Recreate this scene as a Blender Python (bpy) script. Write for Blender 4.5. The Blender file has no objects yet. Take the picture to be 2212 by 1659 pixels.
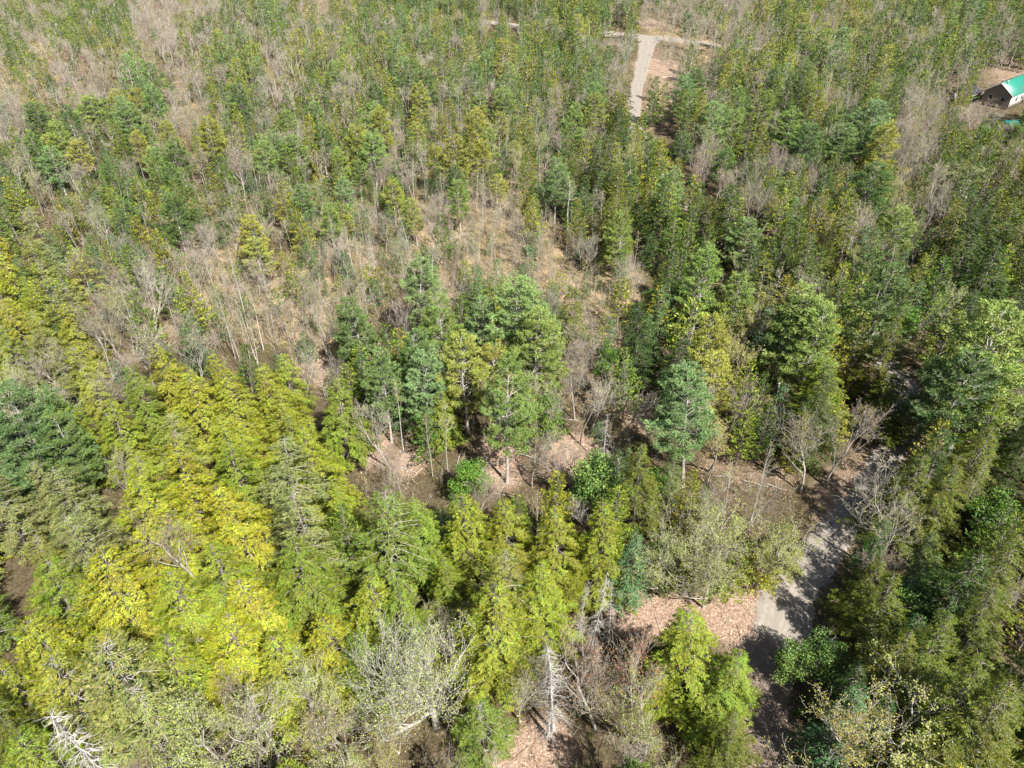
import bpy, math, random
import numpy as np
from mathutils import Vector

# ------------------------------------------------------------------ camera, sky, sun
CAM_H = 55.0
PITCH = math.radians(38.0)
LENS = 25.84
PW, PH = 2212.0, 1659.0                  # plan grid used for laying the forest out
PF = LENS / 36.0 * PW
SUN_EL = math.radians(50.0)
SUN_AZ = math.radians(146.0)             # direction the sun stands in, clockwise from +Y
scene = bpy.context.scene
scene.render.resolution_x, scene.render.resolution_y = 1024, 768
cam_d = bpy.data.cameras.new("camera")
cam_d.lens = LENS; cam_d.sensor_width = 36.0; cam_d.clip_start = 0.5; cam_d.clip_end = 6000.0
cam = bpy.data.objects.new("camera", cam_d)
cam.location = (0, 0, CAM_H); cam.rotation_euler = (math.pi/2 - PITCH, 0, 0)
scene.collection.objects.link(cam); scene.camera = cam

world = bpy.data.worlds.new("World"); scene.world = world; world.use_nodes = True
wn = world.node_tree; wn.nodes.clear()
sky = wn.nodes.new('ShaderNodeTexSky'); sky.sky_type = 'NISHITA'; sky.sun_disc = False
sky.sun_elevation = SUN_EL; sky.sun_rotation = SUN_AZ
bg = wn.nodes.new('ShaderNodeBackground'); bg.inputs['Strength'].default_value = 0.05
wo = wn.nodes.new('ShaderNodeOutputWorld')
wn.links.new(sky.outputs[0], bg.inputs[0]); wn.links.new(bg.outputs[0], wo.inputs[0])

sun_d = bpy.data.lights.new("sun", 'SUN'); sun_d.energy = 5.0; sun_d.angle = math.radians(0.5)
sun_d.color = (1.0, 0.965, 0.90)
sun = bpy.data.objects.new("sun", sun_d); scene.collection.objects.link(sun)
sd = Vector((math.sin(SUN_AZ)*math.cos(SUN_EL), math.cos(SUN_AZ)*math.cos(SUN_EL), math.sin(SUN_EL)))
sun.rotation_euler = sd.to_track_quat('Z', 'Y').to_euler(); sun.location = (60, -80, 120)
scene.view_settings.view_transform = 'Standard'; scene.view_settings.look = 'None'
scene.view_settings.gamma = 1.0; scene.view_settings.exposure = 1.02
try:
    scene.cycles.max_bounces = 6; scene.cycles.diffuse_bounces = 2
    scene.cycles.transmission_bounces = 3; scene.cycles.glossy_bounces = 2
except Exception: pass

COL = scene.collection
rng = np.random.default_rng(11); random.seed(11)
SP, CP = math.sin(PITCH), math.cos(PITCH)

def ray(px, py):
    u = (px - PW/2)/PF; v = (py - PH/2)/PF
    return u, CP - v*SP, SP + v*CP
def ground_at(px, py, h=0.0):
    u, f, d = ray(px, py); d = max(d, 1e-3); t = (CAM_H - h)/d
    return u*t, f*t
def project(x, y, z):
    dz = CAM_H - z
    depth = y*CP + dz*SP
    v = (dz*CP - y*SP)/depth; u = x/depth
    return PW/2 + u*PF, PH/2 + v*PF, depth

def hgt(x, y):
    x = np.asarray(x, float); y = np.asarray(y, float)
    return (0.35*np.sin(x*0.061+1.3)*np.cos(y*0.047+.4) + 0.25*np.sin(x*0.11+y*0.083+2.) + 0.5*np.sin(x*0.017-y*0.013)) * 0.8

# ------------------------------------------------------------------ tagging
def tag(o, label=None, cat=None, group=None, kind=None):
    if label: o['label'] = label
    if cat: o['category'] = cat
    if group: o['group'] = group
    if kind: o['kind'] = kind
    return o
def empty(name, loc, rz=0.0):
    o = bpy.data.objects.new(name, None); COL.objects.link(o)
    o.empty_display_size = 0.3; o.location = loc; o.rotation_euler = (0, 0, rz); return o

# ------------------------------------------------------------------ mesh collecting
class MB:
    def __init__(s): s.v=[]; s.f3=[]; s.f4=[]; s.m3=[]; s.m4=[]; s.n=0
    def add(s, v, f3=None, f4=None, m=0):
        v=np.asarray(v,np.float32).reshape(-1,3)
        if f3 is not None and len(f3): s.f3.append(np.asarray(f3)+s.n); s.m3.append(np.full(len(f3),m))
        if f4 is not None and len(f4): s.f4.append(np.asarray(f4)+s.n); s.m4.append(np.full(len(f4),m))
        s.v.append(v); s.n+=len(v)
    def arrays(s):
        v=np.concatenate(s.v) if s.v else np.zeros((0,3),np.float32)
        f3=np.concatenate(s.f3) if s.f3 else np.zeros((0,3),int); f4=np.concatenate(s.f4) if s.f4 else np.zeros((0,4),int)
        m3=np.concatenate(s.m3) if s.m3 else np.zeros(0,int); m4=np.concatenate(s.m4) if s.m4 else np.zeros(0,int)
        return v,f3,f4,m3,m4
    def mesh(s, name, mats, smooth=False):
        return make_mesh(name, *s.arrays(), mats, smooth)
def make_mesh(name, v, f3, f4, m3, m4, mats, smooth=False, tint=None):
    me=bpy.data.meshes.new(name); n3,n4=len(f3),len(f4)
    me.vertices.add(len(v)); me.vertices.foreach_set('co', np.asarray(v,np.float32).ravel())
    me.loops.add(n3*3+n4*4)
    me.loops.foreach_set('vertex_index', np.concatenate([f3.ravel(),f4.ravel()]).astype(np.int32))
    me.polygons.add(n3+n4)
    ls=np.concatenate([np.arange(n3)*3, n3*3+np.arange(n4)*4]).astype(np.int32)
    me.polygons.foreach_set('loop_start', ls)
    me.polygons.foreach_set('material_index', np.concatenate([m3,m4]).astype(np.int32))
    if smooth: me.polygons.foreach_set('use_smooth', np.ones(n3+n4,bool))
    if tint is not None:
        a=me.attributes.new('tint','FLOAT_COLOR','POINT'); a.data.foreach_set('color', np.asarray(tint,np.float32).ravel())
    for m in mats: me.materials.append(m)
    me.update(calc_edges=True); return me
def obj(name, me, parent=None, loc=None):
    o=bpy.data.objects.new(name, me); COL.objects.link(o)
    if parent is not None: o.parent=parent
    if loc is not None: o.location=loc
    return o

def nrm(a): return a/np.maximum(np.linalg.norm(a,axis=-1,keepdims=True),1e-9)
def leaves(mb, p, d, nrmv, L, W, m=0):
    """rhombic leaf sprays"""
    p=np.asarray(p); d=nrm(d); s=nrm(np.cross(d,nrmv)); n=len(p)
    L=np.broadcast_to(np.asarray(L,float).reshape(-1,1),(n,1)); W=np.broadcast_to(np.asarray(W,float).reshape(-1,1),(n,1))
    up=nrm(np.cross(s,d))
    v=np.stack([p, p+d*L*.5+s*W*.5-up*W*.12, p+d*L, p+d*L*.5-s*W*.5-up*W*.12],1).reshape(-1,3)
    f=np.arange(n*4).reshape(n,4); mb.add(v,f4=f,m=m)
def tris(mb, p, d, side, L, W, m=0):
    n=len(p); d=nrm(d); s=nrm(side)
    L=np.broadcast_to(np.asarray(L,float).reshape(-1,1),(n,1)); W=np.broadcast_to(np.asarray(W,float).reshape(-1,1),(n,1))
    v=np.stack([p-s*W*.5,p+s*W*.5,p+d*L],1).reshape(-1,3); mb.add(v,f3=np.arange(n*3).reshape(n,3),m=m)
def tubes(mb, p0, p1, r0, r1, k=3, m=0):
    p0=np.asarray(p0,float); p1=np.asarray(p1,float); n=len(p0)
    if n==0: return
    r0=np.broadcast_to(np.asarray(r0,float).reshape(-1,1),(n,1)); r1=np.broadcast_to(np.asarray(r1,float).reshape(-1,1),(n,1))
    d=nrm(p1-p0); ref=np.where(np.abs(d[:,2:3])>.9, [[1,0,0]], [[0,0,1]]); a=nrm(np.cross(d,ref)); b=np.cross(d,a)
    ring=[]
    for i in range(k):
        c,s=math.cos(2*math.pi*i/k),math.sin(2*math.pi*i/k); ring.append((a*c+b*s))
    R=np.stack(ring,1)
    v=np.concatenate([p0[:,None]+R*r0[:,None], p1[:,None]+R*r1[:,None]],1).reshape(-1,3)
    f=[]
    for i in range(k):
        j=(i+1)%k; f.append(np.stack([np.arange(n)*2*k+i,np.arange(n)*2*k+j,np.arange(n)*2*k+k+j,np.arange(n)*2*k+k+i],1))
    mb.add(v,f4=np.concatenate(f),m=m)
def polytube(mb, pts, rad, k=6, m=0, cap=False):
    pts=np.asarray(pts,float); n=len(pts)
    d=nrm(np.gradient(pts,axis=0)); ref=np.array([1,0,0.]) if abs(d[0][2])>.8 else np.array([0,0,1.])
    a=nrm(np.cross(d,ref)); b=np.cross(d,a); v=[]
    for i in range(n):
        for j in range(k):
            t=2*math.pi*j/k; v.append(pts[i]+(a[i]*math.cos(t)+b[i]*math.sin(t))*rad[i])
    f=[[i*k+j,i*k+(j+1)%k,(i+1)*k+(j+1)%k,(i+1)*k+j] for i in range(n-1) for j in range(k)]
    f3=None
    if cap:
        v.append(pts[0]); v.append(pts[-1]); c0=n*k; c1=n*k+1
        f3=[[(j+1)%k,j,c0] for j in range(k)]+[[(n-1)*k+j,(n-1)*k+(j+1)%k,c1] for j in range(k)]
    mb.add(v,f3=f3,f4=f,m=m)
def box(mb, x0,x1,y0,y1,z0,z1,m=0):
    v=[(x,y,z) for z in (z0,z1) for y in (y0,y1) for x in (x0,x1)]
    mb.add(v,f4=[(0,2,3,1),(4,5,7,6),(0,1,5,4),(2,6,7,3),(0,4,6,2),(1,3,7,5)],m=m)

# ------------------------------------------------------------------ materials
def new_mat(name):
    m=bpy.data.materials.new(name); m.use_nodes=True; m.node_tree.nodes.clear(); return m, m.node_tree.nodes, m.node_tree.links
def needle_mat(name, attr=False, trans=0.17, var=0.36, hue=0.02, old=.42):
    m,N,L=new_mat(name)
    if attr:
        src=N.new('ShaderNodeAttribute'); src.attribute_name='tint'; col=src.outputs['Color']
        oi=None
    else:
        oi=N.new('ShaderNodeObjectInfo'); col=oi.outputs['Color']
    geo=N.new('ShaderNodeNewGeometry')
    tc=N.new('ShaderNodeTexCoord'); nz=N.new('ShaderNodeTexNoise'); nz.inputs['Scale'].default_value=0.7; nz.inputs['Detail'].default_value=2
    L.new(tc.outputs['Object'],nz.inputs['Vector'])
    # brightness: per-leaf randomness + soft clump noise
    mr=N.new('ShaderNodeMapRange'); mr.inputs['To Min'].default_value=1-var; mr.inputs['To Max'].default_value=1+var
    L.new(geo.outputs['Random Per Island'],mr.inputs['Value'])
    mr2=N.new('ShaderNodeMapRange'); mr2.inputs['From Min'].default_value=.3; mr2.inputs['From Max'].default_value=.7
    mr2.inputs['To Min'].default_value=.78; mr2.inputs['To Max'].default_value=1.2
    L.new(nz.outputs['Fac'],mr2.inputs['Value'])
    mul=N.new('ShaderNodeMath'); mul.operation='MULTIPLY'; L.new(mr.outputs[0],mul.inputs[0]); L.new(mr2.outputs[0],mul.inputs[1])
    if old>0:
        gt=N.new('ShaderNodeMath'); gt.operation='LESS_THAN'; gt.inputs[1].default_value=old; fr=N.new('ShaderNodeMath'); fr.operation='FRACT'; m7=N.new('ShaderNodeMath'); m7.operation='MULTIPLY'; m7.inputs[1].default_value=17.3
        L.new(geo.outputs['Random Per Island'],m7.inputs[0]); L.new(m7.outputs[0],fr.inputs[0]); L.new(fr.outputs[0],gt.inputs[0])
        mc=N.new('ShaderNodeMix'); mc.data_type='RGBA'; mc.blend_type='MULTIPLY'; mc.inputs[7].default_value=(.42,.62,.55,1); L.new(gt.outputs[0],mc.inputs[0]); L.new(col,mc.inputs[6]); col=mc.outputs[2]
    hsv=N.new('ShaderNodeHueSaturation'); L.new(col,hsv.inputs['Color']); L.new(mul.outputs[0],hsv.inputs['Value'])
    mh=N.new('ShaderNodeMapRange'); mh.inputs['From Min'].default_value=.3; mh.inputs['From Max'].default_value=.7
    mh.inputs['To Min'].default_value=.5-hue; mh.inputs['To Max'].default_value=.5+hue
    L.new(nz.outputs['Fac'],mh.inputs['Value']); L.new(mh.outputs[0],hsv.inputs['Hue'])
    bs=N.new('ShaderNodeBsdfPrincipled'); bs.inputs['Roughness'].default_value=.55; bs.inputs['Specular IOR Level'].default_value=.35
    tr=N.new('ShaderNodeBsdfTranslucent'); mx=N.new('ShaderNodeMixShader'); mx.inputs[0].default_value=trans
    L.new(hsv.outputs[0],bs.inputs['Base Color']); L.new(hsv.outputs[0],tr.inputs['Color'])
    L.new(bs.outputs[0],mx.inputs[1]); L.new(tr.outputs[0],mx.inputs[2])
    o=N.new('ShaderNodeOutputMaterial'); L.new(mx.outputs[0],o.inputs[0]); return m
def bark_mat(name, c0, c1, scale=6.0, bands=False, dark=(.05,.045,.04)):
    m,N,L=new_mat(name); tc=N.new('ShaderNodeTexCoord'); mp=N.new('ShaderNodeMapping')
    mp.inputs['Scale'].default_value=(1,1,2.2) if bands else (1,1,.3)
    nz=N.new('ShaderNodeTexNoise'); nz.inputs['Scale'].default_value=scale; nz.inputs['Detail'].default_value=5
    L.new(tc.outputs['Object'],mp.inputs['Vector']); L.new(mp.outputs[0],nz.inputs['Vector'])
    cr=N.new('ShaderNodeValToRGB'); e=cr.color_ramp.elements
    e[0].position=.35; e[0].color=(*c0,1); e[1].position=.65; e[1].color=(*c1,1)
    if bands:
        x=cr.color_ramp.elements.new(.30); x.color=(*dark,1)
    L.new(nz.outputs['Fac'],cr.inputs['Fac'])
    oi=N.new('ShaderNodeObjectInfo'); mr=N.new('ShaderNodeMapRange'); mr.inputs['To Min'].default_value=.8; mr.inputs['To Max'].default_value=1.2
    L.new(oi.outputs['Random'],mr.inputs['Value']); hs=N.new('ShaderNodeHueSaturation')
    L.new(cr.outputs[0],hs.inputs['Color']); L.new(mr.outputs[0],hs.inputs['Value'])
    bs=N.new('ShaderNodeBsdfPrincipled'); bs.inputs['Roughness'].default_value=.85; bs.inputs['Specular IOR Level'].default_value=.2
    L.new(hs.outputs[0],bs.inputs['Base Color']); o=N.new('ShaderNodeOutputMaterial'); L.new(bs.outputs[0],o.inputs[0]); return m
def plain_mat(name, c, rough=.7, var=.15, scale=3.0, metal=0.0):
    m,N,L=new_mat(name); tc=N.new('ShaderNodeTexCoord'); nz=N.new('ShaderNodeTexNoise'); nz.inputs['Scale'].default_value=scale; nz.inputs['Detail'].default_value=4
    L.new(tc.outputs['Object'],nz.inputs['Vector']); mr=N.new('ShaderNodeMapRange'); mr.inputs['From Min'].default_value=.3; mr.inputs['From Max'].default_value=.7
    mr.inputs['To Min'].default_value=1-var; mr.inputs['To Max'].default_value=1+var; L.new(nz.outputs['Fac'],mr.inputs['Value'])
    hs=N.new('ShaderNodeHueSaturation'); hs.inputs['Color'].default_value=(*c,1); L.new(mr.outputs[0],hs.inputs['Value'])
    bs=N.new('ShaderNodeBsdfPrincipled'); bs.inputs['Roughness'].default_value=rough; bs.inputs['Metallic'].default_value=metal
    L.new(hs.outputs[0],bs.inputs['Base Color']); o=N.new('ShaderNodeOutputMaterial'); L.new(bs.outputs[0],o.inputs[0]); return m

NEED=needle_mat('needles'); NEED_A=needle_mat('needles_far',attr=True)
PNEED=needle_mat('pine_needles',trans=.15,var=.25,hue=.012,old=.2); PNEED_A=needle_mat('pine_needles_far',attr=True,trans=.15,var=.25,hue=.012,old=.2)
BUD=needle_mat('buds',trans=.3,var=.3,hue=.02,old=0); BUD_A=needle_mat('buds_far',attr=True,trans=.3,var=.3,hue=.02,old=0)
BARK=bark_mat('bark_conifer',(.17,.14,.12),(.36,.32,.28))
BARKG=bark_mat('bark_grey',(.28,.255,.225),(.52,.48,.43))
BARKT=bark_mat('bark_twig',(.26,.23,.20),(.46,.42,.365))
BARKW=bark_mat('bark_birch',(.36,.335,.29),(.60,.57,.51),5,True,(.12,.10,.09))
DEADW=bark_mat('dead_wood',(.38,.36,.33),(.64,.61,.57),8)
MATS={'NEED':(NEED,NEED_A),'PNEED':(PNEED,PNEED_A),'BUD':(BUD,BUD_A)}

# ------------------------------------------------------------------ tree generators; each returns (trunk MB, crown MB); crown: slot0 foliage, slot1 wood
def trunk_line(h, r, g, lean=0.02, wob=0.05, n=9):
    z=np.linspace(0,h,n); ph=g.uniform(0,6.28,2); la=g.uniform(0,6.28); l=g.uniform(0,lean)*h
    x=math.cos(la)*l*(z/h)**1.3+wob*np.sin(z*.6+ph[0])*(z/h); y=math.sin(la)*l*(z/h)**1.3+wob*np.sin(z*.5+ph[1])*(z/h)
    rad=r*(1-.92*(z/h)**.9); rad[0]*=1.35
    z=z.copy(); z[0]=-.3
    return np.stack([x,y,z],1), rad
def at_line(P, z):
    return np.stack([np.interp(z,P[:,2],P[:,0]),np.interp(z,P[:,2],P[:,1]),z],-1)

def conifer(seed, h=13, R=2.4, zb=.12, nb=120, per=7.0, leafL=.27, leafW=.11, droop=.28, rise=.15, power=.8, tilt=.35, wood=True, r=.17, sides=7, gap=.12, lvl=1.0, upsp=0.0, ragged=.25, dens=3.0, tier=.5):
    g=np.random.default_rng(seed); T=MB(); C=MB()
    P,rad=trunk_line(h,r,g); polytube(T,P,rad,k=sides)
    R*=1.1
    z0=h*zb; u=(np.arange(nb)+g.uniform(0,1,nb))/nb; zz=z0+(h-z0)*(1-(1-u)**1.15)*.995
    if tier>0: zz=np.clip(np.where(g.uniform(0,1,nb)<.8,np.round(zz/tier)*tier,zz)+g.normal(0,.06,nb),z0,h*.985)
    az=np.arange(nb)*2.39996+g.normal(0,.35,nb)
    fr=(zz-z0)/(h-z0)
    # irregular outline: a few big bulges and notches round the crown
    pa=g.uniform(0,6.28,3); bul=1+ragged*(.5*np.sin(az*2+pa[0]+zz*.5)+.5*np.sin(az*3+pa[1]-zz*.8))
    Ls=(R*np.minimum(1,(1-fr)**power*1.05)*g.uniform(.62,1.22,nb)*bul+.18)
    lowc=np.clip(fr/.12,.55,1); Ls*=lowc
    keep=g.uniform(0,1,nb)>gap
    wp0=[];wp1=[];wr0=[];wr1=[]; LP=[];LD=[];LN=[];LL=[];LW=[]
    for i in np.nonzero(keep)[0]:
        L=Ls[i]; a=az[i]; out=np.array([math.cos(a),math.sin(a),0.]); sd=np.array([-math.sin(a),math.cos(a),0.])
        b=at_line(P,np.array([zz[i]]))[0]; ri=rise+upsp*fr[i]+g.normal(0,.06); dr=droop+g.normal(0,.05)
        f=lambda s: b+out*(L*s)[:,None]+np.array([0,0,1.])*(L*(ri*s-dr*s*s))[:,None]
        ss=np.linspace(0,1,4); bp=f(ss)
        wp0.append(bp[:-1]); wp1.append(bp[1:]); rr=.012+.016*L/2.5*(1-ss); wr0.append(rr[:-1]); wr1.append(rr[1:])
        nt=max(4,int(L*per)); s=g.uniform(.18,1.,nt)**.75; s[:2]=1.
        base=f(s); side=np.where(np.arange(nt)%2==0,1.,-1.); tl=(.34*L*(1.05-s)+.22)*g.uniform(.7,1.2,nt)
        ang=g.uniform(.45,1.05,nt); ang[:2]=.1
        td=out*np.cos(ang)[:,None]+sd*(side*np.sin(ang))[:,None]; td[:,2]+=ri-2*dr*s*.6+upsp*.5; td=nrm(td)
        nl=np.maximum(2,np.round(tl/leafL*dens).astype(int)); idx=np.repeat(np.arange(nt),nl); m=len(idx)
        q=g.uniform(.0,1,m)
        p=base[idx]+td[idx]*(tl[idx]*q)[:,None]+g.normal(0,.03,(m,3))
        sgn=np.where(g.uniform(0,1,m)<.5,1.,-1.); fa=g.uniform(.2,.9,m)*sgn
        sp=np.cross(td[idx],[0,0,1.]); d=td[idx]*np.cos(fa)[:,None]+sp*np.sin(fa)[:,None]; d[:,2]+=g.normal(-.12+upsp,.22,m)
        n=np.zeros((m,3)); n[:,2]=1; n+=out*1.05+g.normal(0,tilt,(m,3))
        LP.append(p);LD.append(d);LN.append(n);LL.append(leafL*g.uniform(.7,1.25,m));LW.append(leafW*g.uniform(.7,1.3,m))
    cat=np.concatenate
    leaves(C,cat(LP),cat(LD),cat(LN),cat(LL),cat(LW),0)
    if wood: tubes(C,cat(wp0),cat(wp1),cat(wr0),cat(wr1),3,1)
    return T,C

def pine(seed, h=15, R=3.2, zb=.42, nw=13, tufts=20, k=7, nl=.19, nw_=.035, lvl=1.0, r=.19, sides=7, top=.5):
    g=np.random.default_rng(seed); T=MB(); C=MB()
    P,rad=trunk_line(h,r,g,lean=.04,wob=.12); polytube(T,P,rad,k=sides)
    z0=h*zb; zs=np.linspace(z0,h*.97,nw)+g.normal(0,.12,nw); wp0=[];wp1=[];wr0=[];wr1=[]
    TP=[];TD=[]
    lop=g.uniform(0,6.28)
    for wi,z in enumerate(zs):
        fr=(z-z0)/(h-z0); nbr=g.integers(4,7); a0=g.uniform(0,6.28)
        for j in range(nbr):
            if g.uniform()<.12: continue
            a=a0+j*6.283/nbr+g.normal(0,.2)
            L=(R*(1-fr)**.62*(.6+.4*min(1,fr/.25))*g.uniform(.6,1.2)+.35)*(1+.18*math.cos(a-lop))
            out=np.array([math.cos(a),math.sin(a),0.]); sd=np.array([-math.sin(a),math.cos(a),0.]); up=np.array([0,0,1.])
            b=at_line(P,np.array([min(z,h*.98)]))[0]; ri=.02+.55*fr+g.normal(0,.08); cu=.16
            f=lambda s: b+out*(L*s)[:,None]+up*(L*(ri*s+cu*s*s))[:,None]
            ss=np.linspace(0,1,4); bp=f(ss); wp0.append(bp[:-1]); wp1.append(bp[1:]); rr=.014+.03*L/3*(1-ss); wr0.append(rr[:-1]); wr1.append(rr[1:])
            nt=max(5,int(tufts*L/2.4)); s=g.uniform(.35,1.,nt)**.8; s[0]=1.
            side=g.uniform(-1,1,nt); wdt=.36*L*np.sqrt(np.clip(1.12-s,0,1))+.12
            tb=f(s); ph=g.uniform(0,1,nt)
            p=tb+sd*(side*wdt)[:,None]+out*(np.abs(side)*wdt*.35)[:,None]+up*(g.normal(.06,.07,nt)+.06)[:,None]
            wp0.append(tb); wp1.append(p); wr0.append(np.full(nt,.009)); wr1.append(np.full(nt,.006))
            # each twig carries several needle tufts
            m=3; pp=np.repeat(p,m,0)+g.normal(0,.11,(nt*m,3))*np.array([1,1,.45]); dd=nrm(out+sd*side[:,None]*.7+up*.45); dd=np.repeat(dd,m,0)+g.normal(0,.25,(nt*m,3))
            TP.append(pp);TD.append(dd)
    # dead stubs under the crown
    ns=int(14*lvl)+4; z=g.uniform(h*.2,z0,ns); a=g.uniform(0,6.28,ns); o=np.stack([np.cos(a),np.sin(a),g.uniform(-.15,.25,ns)],1)
    b=at_line(P,z); L=g.uniform(.3,1.3,ns); wp0.append(b); wp1.append(b+o*L[:,None]); wr0.append(np.full(ns,.022)); wr1.append(np.full(ns,.006))
    cat=np.concatenate; TP=cat(TP); TD=nrm(cat(TD)); n=len(TP)
    p=np.repeat(TP,k,0); d=np.repeat(TD,k,0)*.75+g.normal(0,.62,(n*k,3)); d[:,2]+=.25
    s=g.normal(0,1,(n*k,3)); tris(C,p,d,np.cross(nrm(d),s),nl*g.uniform(.75,1.25,n*k),nw_,0)
    tubes(C,cat(wp0),cat(wp1),cat(wr0),cat(wr1),3,1)
    return T,C

def hardwood(seed, h=11, stem=None, spread=.5, fork=.35, nlim=7, buds=1200, budL=.08, depth=4, r=.14, twr=.010, kids=5, lvl=1.0, lean=.05, multi=1, up=.25, budW=.6):
    g=np.random.default_rng(seed); T=MB(); C=MB(); tips=[]; p0=[];p1=[];r0=[];r1=[]; t0=[];t1=[];q0=[];q1=[]
    def grow(p,d,L,rad,lv):
        n=4 if lv<2 else 3; pts=[p]; dd=d.copy()
        for i in range(n):
            dd=dd+g.normal(0,(.10+.04*lv) if (stem is None or lv) else .02,3); dd[2]+=up*.12; dd/=np.linalg.norm(dd); pts.append(pts[-1]+dd*L/n)
        pts=np.array(pts); rr=np.linspace(rad,rad*(.55 if lv<depth else .5),n+1)
        if lv<=1: polytube(T,pts,rr,k=6 if lv==0 else 5)
        elif lv==2 and rad>.02: p0.append(pts[:-1]);p1.append(pts[1:]);r0.append(rr[:-1]);r1.append(rr[1:])
        else: t0.append(pts[:-1]);t1.append(pts[1:]);q0.append(rr[:-1]);q1.append(rr[1:])
        if lv>=depth-1: tips.append(pts[1:])
        if lv>=depth: return
        nk=nlim if lv==0 else kids
        nk=max(2,int(nk*g.uniform(.8,1.25)))
        for j in range(nk):
            s=1. if j==0 else g.uniform(.3 if lv else fork,1.)
            x=s*n; i=min(int(x),n-1); q=pts[i]+(pts[i+1]-pts[i])*(x-i)
            ax=nrm(np.cross(dd,g.normal(0,1,3))); an=g.uniform(.35,.85)*spread*1.6*(.35 if j==0 else 1)
            nd=dd*math.cos(an)+ax*math.sin(an); nd[2]+=up*.5; nd/=np.linalg.norm(nd)
            grow(q,nd,L*(g.uniform(.5,.75) if lv else (g.uniform(.38,.62) if stem is None else g.uniform(.9,1.25)))*(1.15-.45*s if lv==0 else 1),max(rad*(.6 if j==0 else (.42 if (stem is None or lv) else .66))*(1.1-.4*s),twr),lv+1)
    for mi in range(multi):
        d=np.array([0,0,1.])+g.normal(0,lean if multi==1 else .2,3)*np.array([1,1,0]); d/=np.linalg.norm(d)
        grow(np.array([g.normal(0,.12*(multi>1)),g.normal(0,.12*(multi>1)),-.25]),d,h*(g.uniform(.52,.6) if stem is None else stem),r*(1 if multi==1 else .7),0)
    cat=np.concatenate
    if p0: tubes(T,cat(p0),cat(p1),cat(r0),cat(r1),4)
    if t0: tubes(C,cat(t0),cat(t1),cat(q0),cat(q1),3,1)
    tp=cat(tips)
    # scale so that the tip of the tree is at h
    zmax=tp[:,2].max(); sc=h/zmax
    for A in (T,C): A.v=[v*np.array([1,1,sc],np.float32) for v in A.v]
    tp=tp*np.array([1,1,sc])
    if buds:
        i=g.integers(0,len(tp),buds); p=tp[i]+g.normal(0,.09,(buds,3)); d=g.normal(0,1,(buds,3)); d[:,2]+=.3
        leaves(C,p,d,g.normal(0,1,(buds,3))+np.array([0,0,.8]),budL*g.uniform(.6,1.4,buds),budL*budW*g.uniform(.7,1.3,buds),0)
    return T,C

def birch(seed, h=11, r=.07, n=26, buds=350, budL=.07, cf=.55, L=1.3, lean=.08, rise=.75):
    g=np.random.default_rng(seed); T=MB(); C=MB(); P,rad=trunk_line(h,r,g,lean=lean,wob=.14,n=10); polytube(T,P,rad,k=5)
    z=h*cf+(h*.97-h*cf)*g.uniform(0,1,n); b=at_line(P,z); a=g.uniform(0,6.28,n); l=L*(1.15-(z-h*cf)/(h-h*cf))*g.uniform(.5,1.1,n)
    o=np.stack([np.cos(a),np.sin(a),rise+g.normal(0,.2,n)],1); o=nrm(o); e=b+o*l[:,None]; tubes(C,b,e,.016,.006,3,1)
    k=5; i=np.repeat(np.arange(n),k); q=g.uniform(.3,1,n*k); s=b[i]+(e-b)[i]*q[:,None]; d=nrm(o[i]+g.normal(0,.5,(n*k,3))); e2=s+d*(l[i]*.35)[:,None]
    tubes(C,s,e2,.007,.004,3,1)
    if buds:
        j=g.integers(0,n*k,buds); p=s[j]+(e2-s)[j]*g.uniform(.2,1.1,(buds,1))+g.normal(0,.04,(buds,3))
        leaves(C,p,g.normal(0,1,(buds,3)),g.normal(0,1,(buds,3)),budL*g.uniform(.6,1.4,buds),budL*.65,0)
    return T,C

def leafy(seed, h=6, R=1.7, n=4200, L=.17, r=.07, zb=.2, multi=2):
    g=np.random.default_rng(seed); T,C=hardwood(seed,h*.93,spread=.45,nlim=7,buds=0,depth=3,r=r,kids=5,multi=multi)
    k=26; c=g.normal(0,1,(k,3)); c=nrm(c)*g.uniform(.35,.95,(k,1)); c[:,2]=c[:,2]*.5+.5
    cc=np.stack([c[:,0]*R*(1-.45*np.abs(c[:,2]-.4)),c[:,1]*R*(1-.45*np.abs(c[:,2]-.4)),h*zb+c[:,2]*h*(1-zb)*.95],1)
    i=g.integers(0,k,n); d=nrm(g.normal(0,1,(n,3))); rr=R*.38*g.uniform(.45,1.05,n)[:,None]
    p=cc[i]+d*rr*np.array([1,1,.9]); leaves(C,p,g.normal(0,1,(n,3)),d+g.normal(0,.5,(n,3))+np.array([0,0,.5]),L*g.uniform(.6,1.3,n),L*.7*g.uniform(.7,1.2,n),0)
    return T,C

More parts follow.
